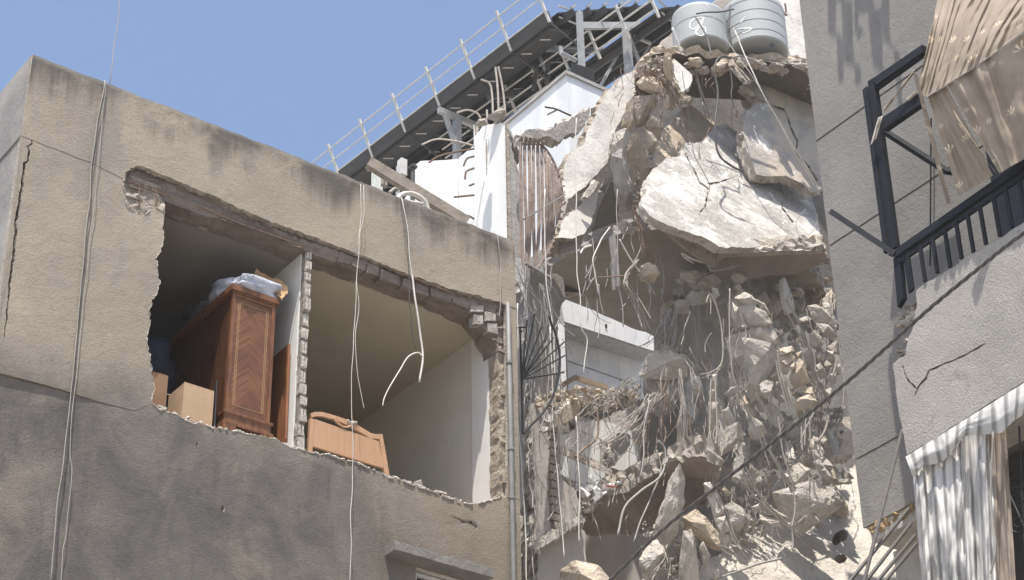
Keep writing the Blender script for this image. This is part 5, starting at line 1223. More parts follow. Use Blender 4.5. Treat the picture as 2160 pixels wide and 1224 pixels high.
# ---- hanging columns: concrete still threaded on its bars
def hang(label, pieces, Y, m, bars, sd, th=.2, barmat='bar', rad=.011):
    Y -= .4; c = pieces[0][0]; t = thing('hanging_column', label, 'column', onY(c[0], c[1], Y))
    for i, p in enumerate(pieces): part('chunk', rock(p, Y+random.Random(sd+i).uniform(-.06, .06), th*random.Random(i+sd).uniform(.7, 1.3), sd*13+i), M[m], t)
    for b in bars: part('rebar', wire(MB(), b, Y-.1, rad, 6, 5, 0, .02, random.Random(sd)), M[barmat], t)
    return t
hang('thick concrete column hanging in the centre under the huge white slab', [
 [(1550,629),(1570,616),(1587,624),(1597,638),(1592,651),(1558,643)], [(1560,648),(1580,643),(1612,658),(1621,670),(1629,685),(1607,689),(1577,690),(1565,673)],
 [(1585,690),(1599,686),(1621,690),(1641,709),(1641,722),(1629,729),(1609,727),(1589,717),(1583,702)],
 [(1567,717),(1592,722),(1609,729),(1624,729),(1636,746),(1640,766),(1629,773),(1626,790),(1611,807),(1599,820),(1597,837),(1585,845),(1577,817),(1570,763)],
 [(1621,793),(1636,780),(1645,782),(1643,803),(1634,805),(1624,800)], [(1602,812),(1616,803),(1631,807),(1629,827),(1616,841),(1604,832)], [(1634,807),(1646,820),(1643,827),(1631,827)], [(1545,640),(1556,650),(1560,680),(1552,700),(1545,670)], [(1590,630),(1612,640),(1625,665),(1608,655)]],
 18.25, 'chunk', [[(1595,835),(1605,850),(1618,875)], [(1600,838),(1612,855),(1625,880)], [(1562,660),(1575,705),(1568,720)]], 3, .3)
hang('string of pale blocks beside the thick hanging column', [
 [(1641,736),(1670,730),(1676,741),(1661,749),(1646,752)], [(1646,763),(1670,747),(1678,754),(1668,768),(1656,776)], [(1678,746),(1691,741),(1692,754),(1680,758)], [(1667,773),(1676,763),(1678,776),(1668,784)],
 [(1685,756),(1695,763),(1700,788),(1707,805),(1675,820),(1665,795),(1673,781)], [(1679,825),(1690,815),(1712,817),(1717,832),(1697,834)], [(1675,852),(1687,839),(1707,833),(1722,847),(1712,862),(1680,866)]],
 18.1, 'chunktan', [[(1640,755),(1652,810),(1668,860)], [(1637,760),(1648,815),(1664,870)], [(1720,860),(1700,900),(1690,935)]], 5, .22)
hang('slender broken beam with its cage of bars right of the pale blocks', [
 [(1678,719),(1690,707),(1697,717),(1685,724)], [(1696,746),(1710,736),(1719,763),(1717,781),(1705,781)], [(1700,784),(1720,783),(1726,800),(1712,806)], [(1716,806),(1728,803),(1738,818),(1726,822)], [(1642,770),(1650,790),(1660,830),(1672,850),(1662,852),(1650,822)]],
 18.15, 'chunk', [[(1648,635),(1672,680),(1690,715),(1700,740)], [(1655,630),(1685,680),(1698,720),(1708,738)], [(1660,632),(1692,690),(1706,734)], [(1718,800),(1730,830),(1742,860)], [(1724,800),(1737,830),(1748,862)]], 7, .15)
hang('cluster of chunks hung against the edge of the grey pier', [
 [(1685,673),(1705,667),(1711,675),(1700,681),(1688,680)], [(1703,646),(1722,643),(1732,651),(1759,670),(1756,676),(1739,678),(1722,683),(1712,665)], [(1722,683),(1746,685),(1763,702),(1765,712),(1751,717),(1732,702)],
 [(1707,707),(1717,697),(1734,712),(1737,724),(1727,741),(1710,732)], [(1744,732),(1766,719),(1770,749),(1756,744)], [(1721,771),(1730,766),(1737,776),(1727,781)], [(1719,744),(1734,741),(1739,763),(1722,761)], [(1744,741),(1759,741),(1761,763),(1749,771)], [(1749,790),(1764,788),(1764,808),(1751,815)], [(1734,640),(1750,640),(1752,650),(1738,652)], [(1722,782),(1740,778),(1745,795),(1730,800)], [(1738,822),(1754,818),(1758,838),(1742,842)], [(1758,770),(1772,768),(1774,790),(1762,792)], [(1745,755),(1756,770),(1748,785),(1738,772)]],
 18.0, 'chunk', [[(1750,625),(1754,665)], [(1700,650),(1715,700),(1745,760)], [(1766,752),(1758,790)]], 9, .22)
hang('thin knobbly column hanging left of the small lit chunk', [
 [(1495,828),(1506,820),(1514,832),(1513,850),(1497,850)], [(1495,850),(1514,850),(1515,875),(1506,905),(1495,909),(1493,870)], [(1522,868),(1537,860),(1550,887),(1540,896),(1526,884)], [(1500,790),(1512,790),(1514,815),(1502,818)]],
 18.15, 'chunk', [[(1500,800),(1497,905),(1487,990),(1492,1040)], [(1508,800),(1512,905),(1503,1000),(1500,1040)], [(1494,800),(1493,790)], [(1505,805),(1500,790),(1490,795)], [(1514,900),(1508,960),(1502,1040)]], 11, .15)
hang('column stump with ribs of rebar at the bottom centre', [
 [(1493,1050),(1509,1041),(1525,1069),(1530,1090),(1508,1095)], [(1507,1094),(1530,1090),(1540,1120),(1518,1130)], [(1518,1128),(1540,1120),(1545,1140),(1531,1157),(1520,1145)], [(1485,1020),(1498,1018),(1508,1035),(1496,1048),(1486,1038)]],
 17.6, 'chunk', [[(1505,1040),(1530,1090),(1548,1140),(1575,1178)], [(1512,1040),(1536,1088),(1552,1135),(1572,1165)], [(1516,1150),(1540,1160),(1560,1185)], [(1520,1150),(1528,1162),(1545,1175)]], 13, .2)
hang('broken beam with bare bars falling toward the large pale slab block', [
 [(1710,950),(1722,950),(1729,965),(1720,975)], [(1716,975),(1729,968),(1740,985),(1728,995)], [(1726,995),(1740,986),(1755,1006),(1742,1016)], [(1656,1000),(1668,1005),(1680,1035),(1668,1040)]],
 17.8, 'chunk', [[(1712,940),(1725,990),(1745,1015)], [(1755,1022),(1775,1040),(1790,1055)], [(1760,1030),(1778,1055)], [(1690,900),(1692,950)], [(1700,880),(1698,940)], [(1708,880),(1712,945)]], 17, .15)
hang('fallen strip of slab with a sheaf of rods at the bottom centre', [
 [(1603,1066),(1616,1063),(1660,1091),(1650,1098),(1610,1086)], [(1603,1086),(1625,1094),(1655,1100),(1650,1115),(1625,1107),(1605,1096)], [(1648,1100),(1672,1105),(1685,1125),(1672,1122)], [(1585,1070),(1602,1062),(1604,1078),(1590,1084)]],
 17.6, 'chunk', [[(1560,1000),(1585,1040),(1620,1075),(1668,1118)], [(1566,990),(1592,1035),(1630,1075),(1678,1120)], [(1572,985),(1600,1040),(1640,1085),(1686,1134)], [(1640,880),(1652,960),(1668,1010),(1678,1060),(1671,1110)], [(1600,900),(1630,960),(1660,1010),(1682,1030)], [(1610,930),(1640,985),(1672,1035)], [(1668,1100),(1674,1145),(1670,1160)]], 19, .15)
for i, p in enumerate(([(1666,1100),(1672,1112)], [(1710,1098),(1720,1112)], [(1722,1088),(1735,1100)], [(1702,1112),(1708,1120)], [(1750,1050),(1768,1062)])): pass
# ---- loose debris lying on ledges
def scatter(name, label_mat, pts, Y, n, s0, s1, sd, kind='stuff', lab='', cat='rubble'):
    r = random.Random(sd); mb = MB(); xs = [p[0] for p in pts]; ys = [p[1] for p in pts]; k = 0
    while k < n:
        x, y = r.uniform(min(xs), max(xs)), r.uniform(min(ys), max(ys))
        if not inpoly((x, y), pts): continue
        pebble(onY(x, y, Y+r.uniform(-.15, .15)), s0+(s1-s0)*r.random()**2.5, r, mb); k += 1
    o = solo(name, mb, label_mat, lab, cat, kind=kind); return o
scatter('rubble', M['chunktan'], [(1128,840),(1160,826),(1220,818),(1290,822),(1345,818),(1350,842),(1300,856),(1220,850),(1140,870)], 19.0, 420, .015, .075, 1, lab='loose tan rubble on the broken floor above the bathroom')
scatter('rubble', M['chunkbrown'], [(1225,850),(1300,830),(1345,812),(1352,848),(1290,870),(1240,874)], 19.1, 220, .015, .06, 2, lab='dark debris caught above the bathroom tiles')
scatter('rubble', M['chunk'], [(1225,1050),(1260,1045),(1300,995),(1350,985),(1352,1010),(1300,1040),(1255,1075),(1228,1085)], 19.15, 260, .012, .05, 3, lab='pale rubble round the bathtub')
scatter('rubble', M['chunkbrown'], [(1345,150),(1372,124),(1402,116),(1404,160),(1410,200),(1390,165),(1350,162)], 18.9, 240, .012, .06, 4, lab='brown debris at the left end of the broken roof edge')
scatter('rubble', M['chunk'], [(1500,1080),(1600,1040),(1650,1090),(1600,1130),(1540,1150)], 18.1, 200, .015, .08, 5, lab='pale rubble under the fallen strip of slab')
scatter('rubble', M['chunkgrey'], [(1440,900),(1600,880),(1780,860),(1780,960),(1600,1010),(1440,1010)], 19.3, 420, .02, .12, 6, lab='dim rubble in the back of the wreck')
scatter('rubble', M['chunkgrey'], [(1560,600),(1740,590),(1770,700),(1650,720),(1600,660)], 19.0, 260, .02, .1, 7, lab='dim rubble under the huge white slab')
scatter('rubble', M['chunk'], [(1640,960),(1720,950),(1760,1010),(1700,1030)], 18.0, 160, .012, .06, 8, lab='crumbs on the large pale slab block')
scatter('rubble', M['chunk'], [(1355,1100),(1440,1130),(1520,1190),(1520,1240),(1360,1240)], 18.2, 160, .02, .12, 9, lab='rubble at the bottom behind the square post')
scatter('rubble', M['chunkbrown'], [(1330,380),(1372,330),(1365,400),(1352,440),(1340,470),(1330,440)], 18.9, 120, .015, .06, 10, lab='brown crumbs along the left edge of the huge white slab')

r = random.Random(61)
for k in range(46):                                       # torn concrete clinging under the roof edge
    x = r.uniform(1362, 1700); y = (138-.10*(x-1358) if x < 1480 else 122+.07*(x-1480))+r.uniform(2, 30)*(1 if x < 1560 else .6)
    s_ = r.uniform(7, 17); n = r.randint(5, 8)
    o = [(x+s_*r.uniform(.7, 1.4)*math.cos(2*math.pi*j/n), y+s_*.7*r.uniform(.6, 1.2)*math.sin(2*math.pi*j/n)) for j in range(n)]
    Y = onZ(x, y, 22.1).y
    part('chunk', rock(o, Y-.05, None, 700+k, amp=.06), M[r.choice(('chunktan', 'chunkbrown', 'chunk'))], CB)

r = random.Random(71)
for k in range(60):                                       # broken pieces crowding under the hanging slab
    x = r.uniform(1430, 1750); y = r.uniform(560, 660)-(.05*(x-1430)); s_ = r.uniform(7, 20); n = r.randint(5, 7)
    o = [(x+s_*r.uniform(.7, 1.5)*math.cos(2*math.pi*j/n), y+s_*r.uniform(.6, 1.2)*math.sin(2*math.pi*j/n)) for j in range(n)]
    part('chunk', rock(o, r.uniform(18.5, 19.4), None, 800+k), M[r.choice(('chunkgrey', 'chunk', 'chunkbrown'))], CB)

r = random.Random(81); M['plasterpale'] = M['slabpanel']
for k in range(34):                                       # torn sheets of concrete and plaster hanging in strips
    x = r.uniform(1450, 1760); y = r.uniform(620, 1040)
    if x < 1540 and y < 780: continue
    hx = r.uniform(8, 20); hy = r.uniform(20, 48); n = r.randint(6, 9); sl = r.uniform(-.1, .45); o = []
    for j in range(n):
        a = 2*math.pi*j/n; q = hy*r.uniform(.7, 1.1)*math.sin(a); o.append((x+hx*r.uniform(.6, 1.2)*math.cos(a)+sl*q, y+q))
    Y = r.uniform(18.05, 18.6)-(.35 if y > 980 else 0)
    part('torn_sheet', slab(o, tilt((x, y-20), Y+r.uniform(.0, .25), (x, y+20), Y, r.uniform(-.6, .6)), r.uniform(.04, .12), 900+k, .012, .05, (), .09, .03, .02), [M[r.choice(('chunk', 'slabpanel', 'chunk', 'chunkgrey', 'chunktan'))], M['chunk']], CB)
# ---------------------------------------------------------------- water tanks
M['tank'] = plain('grey_polyethylene', (.37, .385, .385), .6, 0, .25, .05, 3)
M['tankline'] = plain('tank_seam', (.22, .23, .23), .6)
M['spray'] = plain('white_spray_paint', (.78, .78, .76), .7)
def lathe(c, prof, n=40):
    mb = MB()
    for i in range(len(prof)-1):
        k = len(mb.v)
        for (rr, z) in prof[i:i+2]:
            for j in range(n): a = 2*math.pi*j/n; mb.v.append(c+Vector((rr*math.cos(a), rr*math.sin(a), z)))
        for j in range(n): mb.f.append((k+j, k+(j+1) % n, k+n+(j+1) % n, k+n+j)); mb.m.append(0)
    k = len(mb.v)
    for (rr, z) in (prof[0], prof[-1]):
        for j in range(n): a = 2*math.pi*j/n; mb.v.append(c+Vector((rr*math.cos(a), rr*math.sin(a), z)))
    mb.f.append(tuple(k+j for j in reversed(range(n)))); mb.m.append(0); mb.f.append(tuple(k+n+j for j in range(n))); mb.m.append(0)
    return mb
def tank(px_l, px_r, py_base, Y, label, ribs, H, sd):
    cx = (px_l+px_r)/2; c = onY(cx, py_base-8, Y); rad = (px_r-px_l)/2/FPX*(c-CAM).dot(FW)
    t = thing('water_tank', label, 'water tank', c)
    prof = [(rad*.96, 0), (rad, .03)]
    for k in range(ribs):
        z = H*(k+.75)/(ribs+.35); prof += [(rad, z-.014), (rad*.978, z), (rad, z+.014)]
    prof += [(rad, H*.93), (rad*.97, H), (rad*.8, H+.06), (rad*.45, H+.11), (rad*.44, H+.16), (rad*.3, H+.17)]
    part('tank_body', lathe(c, prof), M['tank'], t, True)
    for k in range(ribs):
        z = H*(k+.75)/(ribs+.35); part('rib_groove', lathe(c, [(rad*.981, z-.007), (rad*.9815, z+.007)]), M['tankline'], t)
    part('lid', lathe(c+Vector((rad*.25, -rad*.1, H+.08)), [(rad*.42, 0), (rad*.42, .09), (rad*.36, .12)], 24), M['tank'], t, True)
    return t, c, rad
T1, c1, r1 = tank(1421, 1537, 120, 18.95, 'left grey water tank marked with a white spray painted figure', 1, .72, 1)
T2, c2, r2 = tank(1531, 1664, 128, 18.55, 'right ribbed grey water tank with a round outlet near its base', 4, .92, 2)
def oncyl(c, rad, x, y):
    d = ray(x, y); ox, oy = CAM.x-c.x, CAM.y-c.y
    a = d.x**2+d.y**2; b = 2*(ox*d.x+oy*d.y); q = ox*ox+oy*oy-rad*rad; D = max(0, b*b-4*a*q); t = (-b-math.sqrt(D))/(2*a); return CAM+d*t
def mark(t, c, rad, pts, w):
    q = spline([oncyl(c, rad*1.006, x, y) for x, y in pts], 6); mb = MB()
    for i in range(len(q)-1): mb.bar(q[i], q[i+1]+(q[i+1]-q[i])*.15, w, .004, Vector((q[i].x-c.x, q[i].y-c.y, 0)))
    part('spray_mark', mb, M['spray'], t)
mark(T1, c1, r1, [(1483,36),(1470,38),(1458,46),(1455,56),(1462,62),(1472,56),(1480,44),(1485,37),(1478,56),(1468,64),(1470,72),(1480,75),(1488,68),(1486,58),(1476,58),(1469,66)], .022)
mark(T2, c2, r2, [(1556,62),(1568,60),(1585,60),(1578,66),(1566,70)], .02); mark(T2, c2, r2, [(1562,48),(1572,36)], .018)
a = oncyl(c2, r2*1.0, 1628, 96); nrm = Vector((a.x-c2.x, a.y-c2.y, 0)).normalized()
part('outlet_disc', MB().tube([a+nrm*.0081, a+nrm*.012], .05, 20), M['black'], T2)  # black disc on the surface stands in for the shade in the recess
# ---------------------------------------------------------------- torn steel grille with curved edge
GR = thing('steel_grille', 'rusty torn steel grille with a curved toothed edge beside the white column', 'grille', onY(1140, 560, 18.8))
M['rustgrey'] = plain('dusty_rusted_steel', (.26, .205, .175), .75, .1, .25, .2, 12)
tops = [1098, 1107, 1116, 1125, 1134, 1143, 1151, 1159, 1166, 1172, 1178]
arc = [(1139,304),(1152,316),(1164,334),(1173,354),(1180,378),(1183,405),(1182,430),(1178,460),(1172,492),(1162,520),(1148,545),(1130,572)]
r = random.Random(4)
for i, x in enumerate(tops):
    y0 = 299+i if i < 5 else [0,0,0,0,0,309,318,332,345,358,375][i]; y1 = [575,572,566,560,556,548,535,520,505,480,455][i]
    pts = [onY(x, y0, 18.8), onY(x+r.uniform(-1, 1)+1, (y0*2+y1)/3, 18.78+r.uniform(-.03, .03)), onY(x+r.uniform(-3, 2)+2, (y0+2*y1)/3, 18.8), onY(x+r.uniform(-4, 4)+1, y1, 18.82)]
    q = spline(pts, 4); mb = MB()
    for k in range(len(q)-1): mb.bar(q[k], q[k+1], .05, .012, Vector((.6, .8, 0)))
    part('bar', mb, M['rustgrey'], GR)
    if i < 6: part('hooked_tip', MB().bar(onY(x, y0+3, 18.8), onY(x+4, y0-11, 18.7), .045, .012, Vector((.6, .8, 0))), M['rustgrey'], GR)
part('curved_edge', MB().tube(spline(wpts(arc, 18.8), 5), .022, 6), M['rustgrey'], GR)
for (x, y), (x2, y2) in zip(arc[3:-1], arc[4:]):
    for f in (.15, .65): part('tooth', MB().bar(onY(x+(x2-x)*f-3, y+(y2-y)*f+2, 18.8), onY(x+(x2-x)*f+9, y+(y2-y)*f-4, 18.75), .012, .02), M['rustgrey'], GR)
part('cross_bar', MB().bar(onY(1106, 462, 18.7), onY(1190, 412, 18.7), .06, .02), M['bargrey'], GR)
part('top_bar', MB().tube(wpts([(1096,302),(1118,304),(1142,304)], 18.78), .015, 5), M['rustgrey'], GR)
part('side_bar', MB().tube(wpts([(1098,300),(1101,420),(1104,560),(1108,640)], 18.75), .018, 5), M['rustgrey'], GR)
solo('bent_strap', MB().bar(onY(1108, 555, 18.6), onY(1163, 588, 18.6), .05, .03), M['bargrey'], 'short grey steel strap under the torn grille', 'bar')
# fan shaped iron guard
FG = thing('iron_fan_guard', 'black fan shaped iron guard sticking out right of the drain pipe', 'grille', onY(1102, 915, 17.9))
hub = (1101, 800)
for e in ((1097,690), (1112,676), (1128,662), (1142,690), (1150,716), (1168,712), (1190,722), (1192,750), (1190,786)):
    part('spoke', MB().tube([onY(*hub, 17.9), onY(*e, 17.8)], .011, 5), M['black'], FG)
part('rim', MB().tube(spline(wpts([(1158,668),(1176,720),(1181,770),(1172,820),(1150,865),(1104,914)], 17.8), 5), .016, 6), M['black'], FG)
part('rail', MB().tube(wpts([(1098,735),(1101,800),(1103,915)], 17.92), .016, 6), M['black'], FG)
part('stay', MB().tube(wpts([(1084,692),(1110,690)], 17.9), .012, 5), M['black'], FG)
# ---------------------------------------------------------------- loose cables and bars in the wreck
K = 0
def cw(pts, Y, rad, m, lab, nm='hanging_cable', cat='cable'):
    cable(nm, pts, Y, rad, M[m], lab, cat=cat)
cw([(1548,60,18.2),(1600,180),(1660,285),(1727,395)], 17.9, .012, 'cablewhite', 'taut white cable running from the tanks to the grey pier')
cw([(1490,8,18.3),(1530,80,18.2),(1600,182),(1665,300),(1730,412)], 17.95, .006, 'cablewhite', 'thin white line beside the taut white cable')
cw([(1540,122),(1524,119),(1512,128),(1507,150),(1512,182),(1513,212),(1508,260),(1510,300),(1520,332),(1545,352),(1568,361)], 18.0, .017, 'cabledark', 'black hose looping down from the tanks over the white slab', 'water_hose', 'hose')
cw([(1545,120),(1562,118),(1590,128),(1622,147)], 18.1, .016, 'bargrey', 'grey hose end curving right under the right tank', 'water_hose', 'hose')
cw([(1420,60),(1430,90),(1437,112)], 18.3, .022, 'cablewhite', 'short white pipe left of the left tank', 'water_pipe', 'pipe')
cw([(1542,10),(1538,60),(1545,110)], 18.2, .016, 'cabledark', 'dark hose between the two tanks', 'water_hose', 'hose')
cw([(1470,30),(1490,26),(1520,24),(1548,20)], 18.1, .014, 'cabledark', 'dark hose across the tops of the tanks', 'water_hose', 'hose')
cw([(1465,32),(1490,80),(1502,118)], 18.15, .013, 'bargrey', 'grey line down the face of the left tank')
cw([(1540,140),(1545,180),(1543,200),(1548,228)], 18.2, .009, 'cabledark', 'short dark wire in the hole below the tanks')
cw([(1440,150),(1448,200),(1458,280),(1466,330),(1490,375),(1497,400),(1480,440)], 18.2, .005, 'cabledark', 'thin dark wire trailing over the top of the white slab')
cw([(1216,250),(1214,330),(1216,420),(1214,480),(1218,560),(1222,630),(1225,690),(1238,720),(1232,790)], 17.9, .008, 'cablewhite', 'thin pale wire hanging over the loggia')
cw([(1262,600),(1266,630),(1274,665)], 18.1, .008, 'bargrey', 'short wire end left over the loggia')
cw([(1286,480),(1265,510),(1250,545),(1256,575),(1263,620)], 18.3, .011, 'cablewhite', 'bent white conduit hanging over the loggia', 'bent_conduit', 'conduit')
cw([(1222,535),(1230,524),(1246,519)], 18.4, .016, 'cablewhite', 'short curved white conduit under the pale fragment', 'bent_conduit', 'conduit')
cw([(1258,584),(1250,592),(1240,608),(1236,612)], 18.3, .010, 'bar', 'small curled wire beside the bent conduit')
cw([(1300,400),(1302,520),(1306,600),(1312,640),(1316,690)], 18.3, .008, 'bargrey', 'grey wire hanging past the steel channel')
cw([(1306,505),(1330,545),(1350,575)], 18.25, .012, 'cablewhite', 'straight white rod slanting to the dangling tan lump', 'rod', 'rod')
cw([(1262,586),(1290,584),(1320,582),(1350,574)], 18.25, .010, 'rust', 'rusty rod lying across the hanging wires', 'rod', 'rod')
cw([(1490,640),(1498,622),(1510,645),(1522,690),(1525,740),(1520,770),(1500,785),(1476,791)], 18.0, .012, 'bar', 'pale hose curling below the shaded lump')
cw([(1538,610),(1538,660),(1540,730),(1546,790),(1570,850),(1600,920),(1625,990)], 17.9, .012, 'bar', 'long pale cable falling past the hanging column')
cw([(1390,930),(1402,945),(1404,975),(1390,1008),(1350,1038),(1318,1070),(1303,1130)], 17.9, .017, 'bargrey', 'thick grey conduit curling below the bathroom', 'bent_conduit', 'conduit')
cw([(1386,950),(1395,985),(1385,1020),(1360,1080),(1336,1145)], 17.95, .012, 'bargrey', 'second grey conduit slanting below the bathroom', 'bent_conduit', 'conduit')
cw([(1183,990),(1190,940),(1202,925)], 18.6, .010, 'bar', 'bent wire at the corner of the tiled wall')
cw([(1212,965),(1235,945),(1258,925),(1262,890),(1258,860)], 18.6, .018, 'rust', 'rusty bar slanting across the tiled wall', 'rod', 'rod')
cw([(1216,880),(1219,960),(1222,1030),(1220,1090),(1222,1145)], 18.3, .010, 'cablewhite', 'white cable ending in a knot below the bathroom')
cw([(1194,930),(1200,1000),(1206,1070),(1202,1125)], 18.2, .008, 'bar', 'pale wire hanging down the plastered column')
cw([(1160,690),(1164,800),(1166,900),(1176,1010),(1184,1090),(1188,1180)], 18.0, .009, 'cablewhite', 'long pale wire in front of the plastered column')
cw([(1148,400),(1150,520),(1154,600),(1168,720),(1170,800)], 18.1, .009, 'cablewhite', 'white wire hanging out of the torn grille')
cw([(1090,590),(1112,640),(1140,690),(1150,740)], 18.0, .010, 'bar', 'pale wire slanting behind the fan guard')
cw([(1088,555),(1105,600),(1140,640),(1158,690),(1160,760)], 18.1, .008, 'bargrey', 'grey wire sagging above the fan guard')
cw([(1370,845),(1360,900),(1358,960),(1352,1010)], 18.0, .012, 'bargrey', 'thin grey rod hanging right of the bathtub', 'rod', 'rod')
cw([(1700,440),(1680,470),(1690,505),(1718,480),(1722,450),(1700,430)], 18.0, .005, 'bargrey', 'loop of thin wire on the right of the white slab')
cw([(1752,720),(1745,800),(1750,850),(1738,910),(1722,935)], 17.7, .018, 'bar', 'pale torn strip hanging by the grey pier', 'torn_strip', 'strip')
cw([(1720,870),(1740,900),(1752,935)], 17.9, .014, 'bar', 'pale rod ending beside the grey pier', 'rod', 'rod')
for i, (a, b) in enumerate((((1437,533),(1462,555)), ((1440,530),(1464,550)))): pass
# steel channel hanging
solo('steel_channel', MB().bar(onY(1291, 500, 18.5), onY(1303, 606, 18.5), .09, .05, Vector((1, 0, 0))).bar(onY(1290, 555, 18.45), onY(1295, 612, 18.45), .03, .03), M['bargrey'], 'grey steel channel hanging under the floor slab', 'channel')
cw([(1500,1224),(1560,1205),(1600,1190),(1648,1178)], 17.7, .015, 'bargrey', 'thin rod lying on the sunlit rough wall', 'rod', 'rod')
def sheaf(label, guides, Y, n, rad, m, sd, spread=9, wob=.05, cat='rebar'):
    r = random.Random(sd); t = thing('rebar_sheaf', label, cat, onY(guides[0][0], guides[0][1], Y))
    for k in range(n):
        dx0, dx1 = r.uniform(-1, 1)*spread*.5, r.uniform(-1, 1)*spread*1.6; f = r.uniform(.7, 1.05); N_ = len(guides)-1
        pts = []
        for i, g in enumerate(guides):
            u = i/N_; x = guides[0][0]+(g[0]-guides[0][0])*1.0 + dx0*(1-u)+dx1*u; y = guides[0][1]+(g[1]-guides[0][1])*f
            pts.append((x, y, Y+r.uniform(-.12, .12)))
        part('rebar', wire(MB(), pts, Y, rad*r.uniform(.5, .95), 5, 5, 0, wob, r), M[m], t)
    return t
sheaf('rusty rods hanging down to the dangling tan lump', [(1336,436),(1346,480),(1358,530),(1366,572)], 18.3, 7, .010, 'rust', 1, 8, .03)
sheaf('short rods poking out under the dangling tan lump', [(1366,590),(1368,610),(1370,625)], 18.3, 5, .010, 'bar', 2, 8, .01)
sheaf('tan rods with lumps slanting over the loggia', [(1345,548),(1322,580),(1320,605),(1340,645),(1362,695)], 18.2, 7, .011, 'bar', 3, 6, .03)
sheaf('many thin rods fanning left from the broad pale block', [(1385,830),(1355,880),(1325,930),(1295,968)], 18.2, 14, .009, 'bar', 4, 34, .10)
sheaf('thin rods under the broad pale block', [(1400,800),(1392,850),(1375,900),(1365,960)], 18.3, 12, .009, 'rust', 5, 26, .06)
sheaf('long rods hanging right of the broad pale block', [(1432,780),(1440,860),(1442,940),(1430,1010),(1420,1080)], 18.0, 9, .010, 'bar', 6, 10, .06)
sheaf('pale rods curling over the broad pale block', [(1425,748),(1445,752),(1462,775),(1470,800)], 18.2, 7, .009, 'bar', 7, 12, .05)
sheaf('rods hanging from the thin knobbly column', [(1502,900),(1492,960),(1486,1010),(1498,1040)], 18.0, 6, .010, 'bar', 8, 10, .06)
sheaf('rods dropping behind the leaf shaped chunk', [(1560,780),(1552,850),(1558,930),(1570,1000)], 18.4, 6, .009, 'bargrey', 9, 14, .06)
sheaf('rods hanging at the right under the chunk cluster', [(1702,850),(1708,890),(1704,930),(1700,945)], 18.0, 6, .010, 'bar', 10, 14, .05)
sheaf('pink rods beside the pale torn strip', [(1700,800),(1716,850),(1728,900),(1730,940)], 18.0, 5, .010, 'rust', 11, 12, .05)
sheaf('faint rods in the dark under the white slab', [(1530,600),(1560,640),(1600,700),(1610,760)], 18.7, 8, .009, 'bargrey', 12, 40, .08)
sheaf('grey rods in front of the dark back wall', [(1455,640),(1462,700),(1470,760),(1476,830)], 18.9, 8, .008, 'bargrey', 13, 40, .1)
sheaf('rusty rods in the slit above the white slab', [(1562,290),(1572,325),(1590,366)], 18.9, 7, .010, 'bar', 14, 8, .02)
sheaf('pale rods in the cavity left of the black hose', [(1468,150),(1476,190),(1488,225),(1500,255)], 19.0, 6, .012, 'bar', 15, 6, .02)
sheaf('thin wires in front of the plastered column', [(1150,600),(1158,700),(1160,800),(1168,900)], 18.3, 9, .007, 'bar', 16, 22, .06)
sheaf('wires hanging between drain pipe and column', [(1105,560),(1108,680),(1112,800),(1110,960),(1116,1100)], 18.2, 8, .007, 'bargrey', 17, 14, .06)
sheaf('stubs of rod in front of the white slab edge', [(1440,535),(1455,548),(1470,556)], 18.3, 5, .012, 'cablewhite', 18, 10, .02)
sheaf('stubs of rod on the reddish slab edge', [(1500,572),(1530,568),(1556,556)], 18.2, 5, .009, 'bar', 19, 8, .02)
sheaf('small rods under the large pale slab block', [(1700,1085),(1708,1100),(1718,1114)], 17.5, 6, .012, 'bar', 20, 40, .01)
sheaf('brushwood of wires at the left end of the broken roof edge', [(1360,150),(1385,165),(1405,190),(1420,225)], 18.6, 16, .008, 'rust', 21, 22, .08)
sheaf('wires at the foot of the long hanging pillar', [(1400,1150),(1405,1185),(1395,1225)], 17.6, 6, .009, 'bar', 22, 14, .05)
sheaf('grey wires tangled above the bathroom', [(1330,800),(1310,830),(1285,860),(1275,890)], 18.8, 16, .008, 'bar', 23, 40, .15)
sheaf('tangle of wires right of the loggia', [(1420,650),(1408,690),(1398,730),(1388,750)], 18.6, 12, .008, 'bargrey', 24, 30, .1)
sheaf('wires down the right side of the wreck', [(1760,620),(1756,700),(1762,790),(1752,880)], 17.9, 7, .008, 'bar', 25, 18, .06)
# filler chunks threaded in the wreck
r = random.Random(91)
for k in range(120):
    x = r.uniform(1400, 1785); y = r.uniform(590, 1120)
    if x < 1560 and y < 770 or (x < 1450 and y < 1000): continue
    s = 5+15*r.random()**1.6; n = r.randint(5, 8); a0 = r.uniform(0, 3); el = r.uniform(1.0, 1.9)
    o = []
    for j in range(n):
        a = 2*math.pi*j/n; u, v = s*el*r.uniform(.6, 1.2)*math.cos(a), s*r.uniform(.6, 1.2)*math.sin(a)
        th = 1.25+r.uniform(-.1, .1); o.append((x+u*math.cos(th)-v*math.sin(th), y+u*math.sin(th)+v*math.cos(th)))
    dep = r.uniform(18.45, 19.7)-(.5 if y > 1000 else 0)
    part('chunk', rock(o, dep, s*.006*r.uniform(.8, 2.2) if r.random() < .4 else None, 400+k, amp=r.choice((.03, .06, .09)), cuts=r.choice((2, 3))), M[r.choice(('chunk', 'chunk', 'chunkgrey', 'chunkgrey', 'chunktan', 'slabpanel'))], CB)
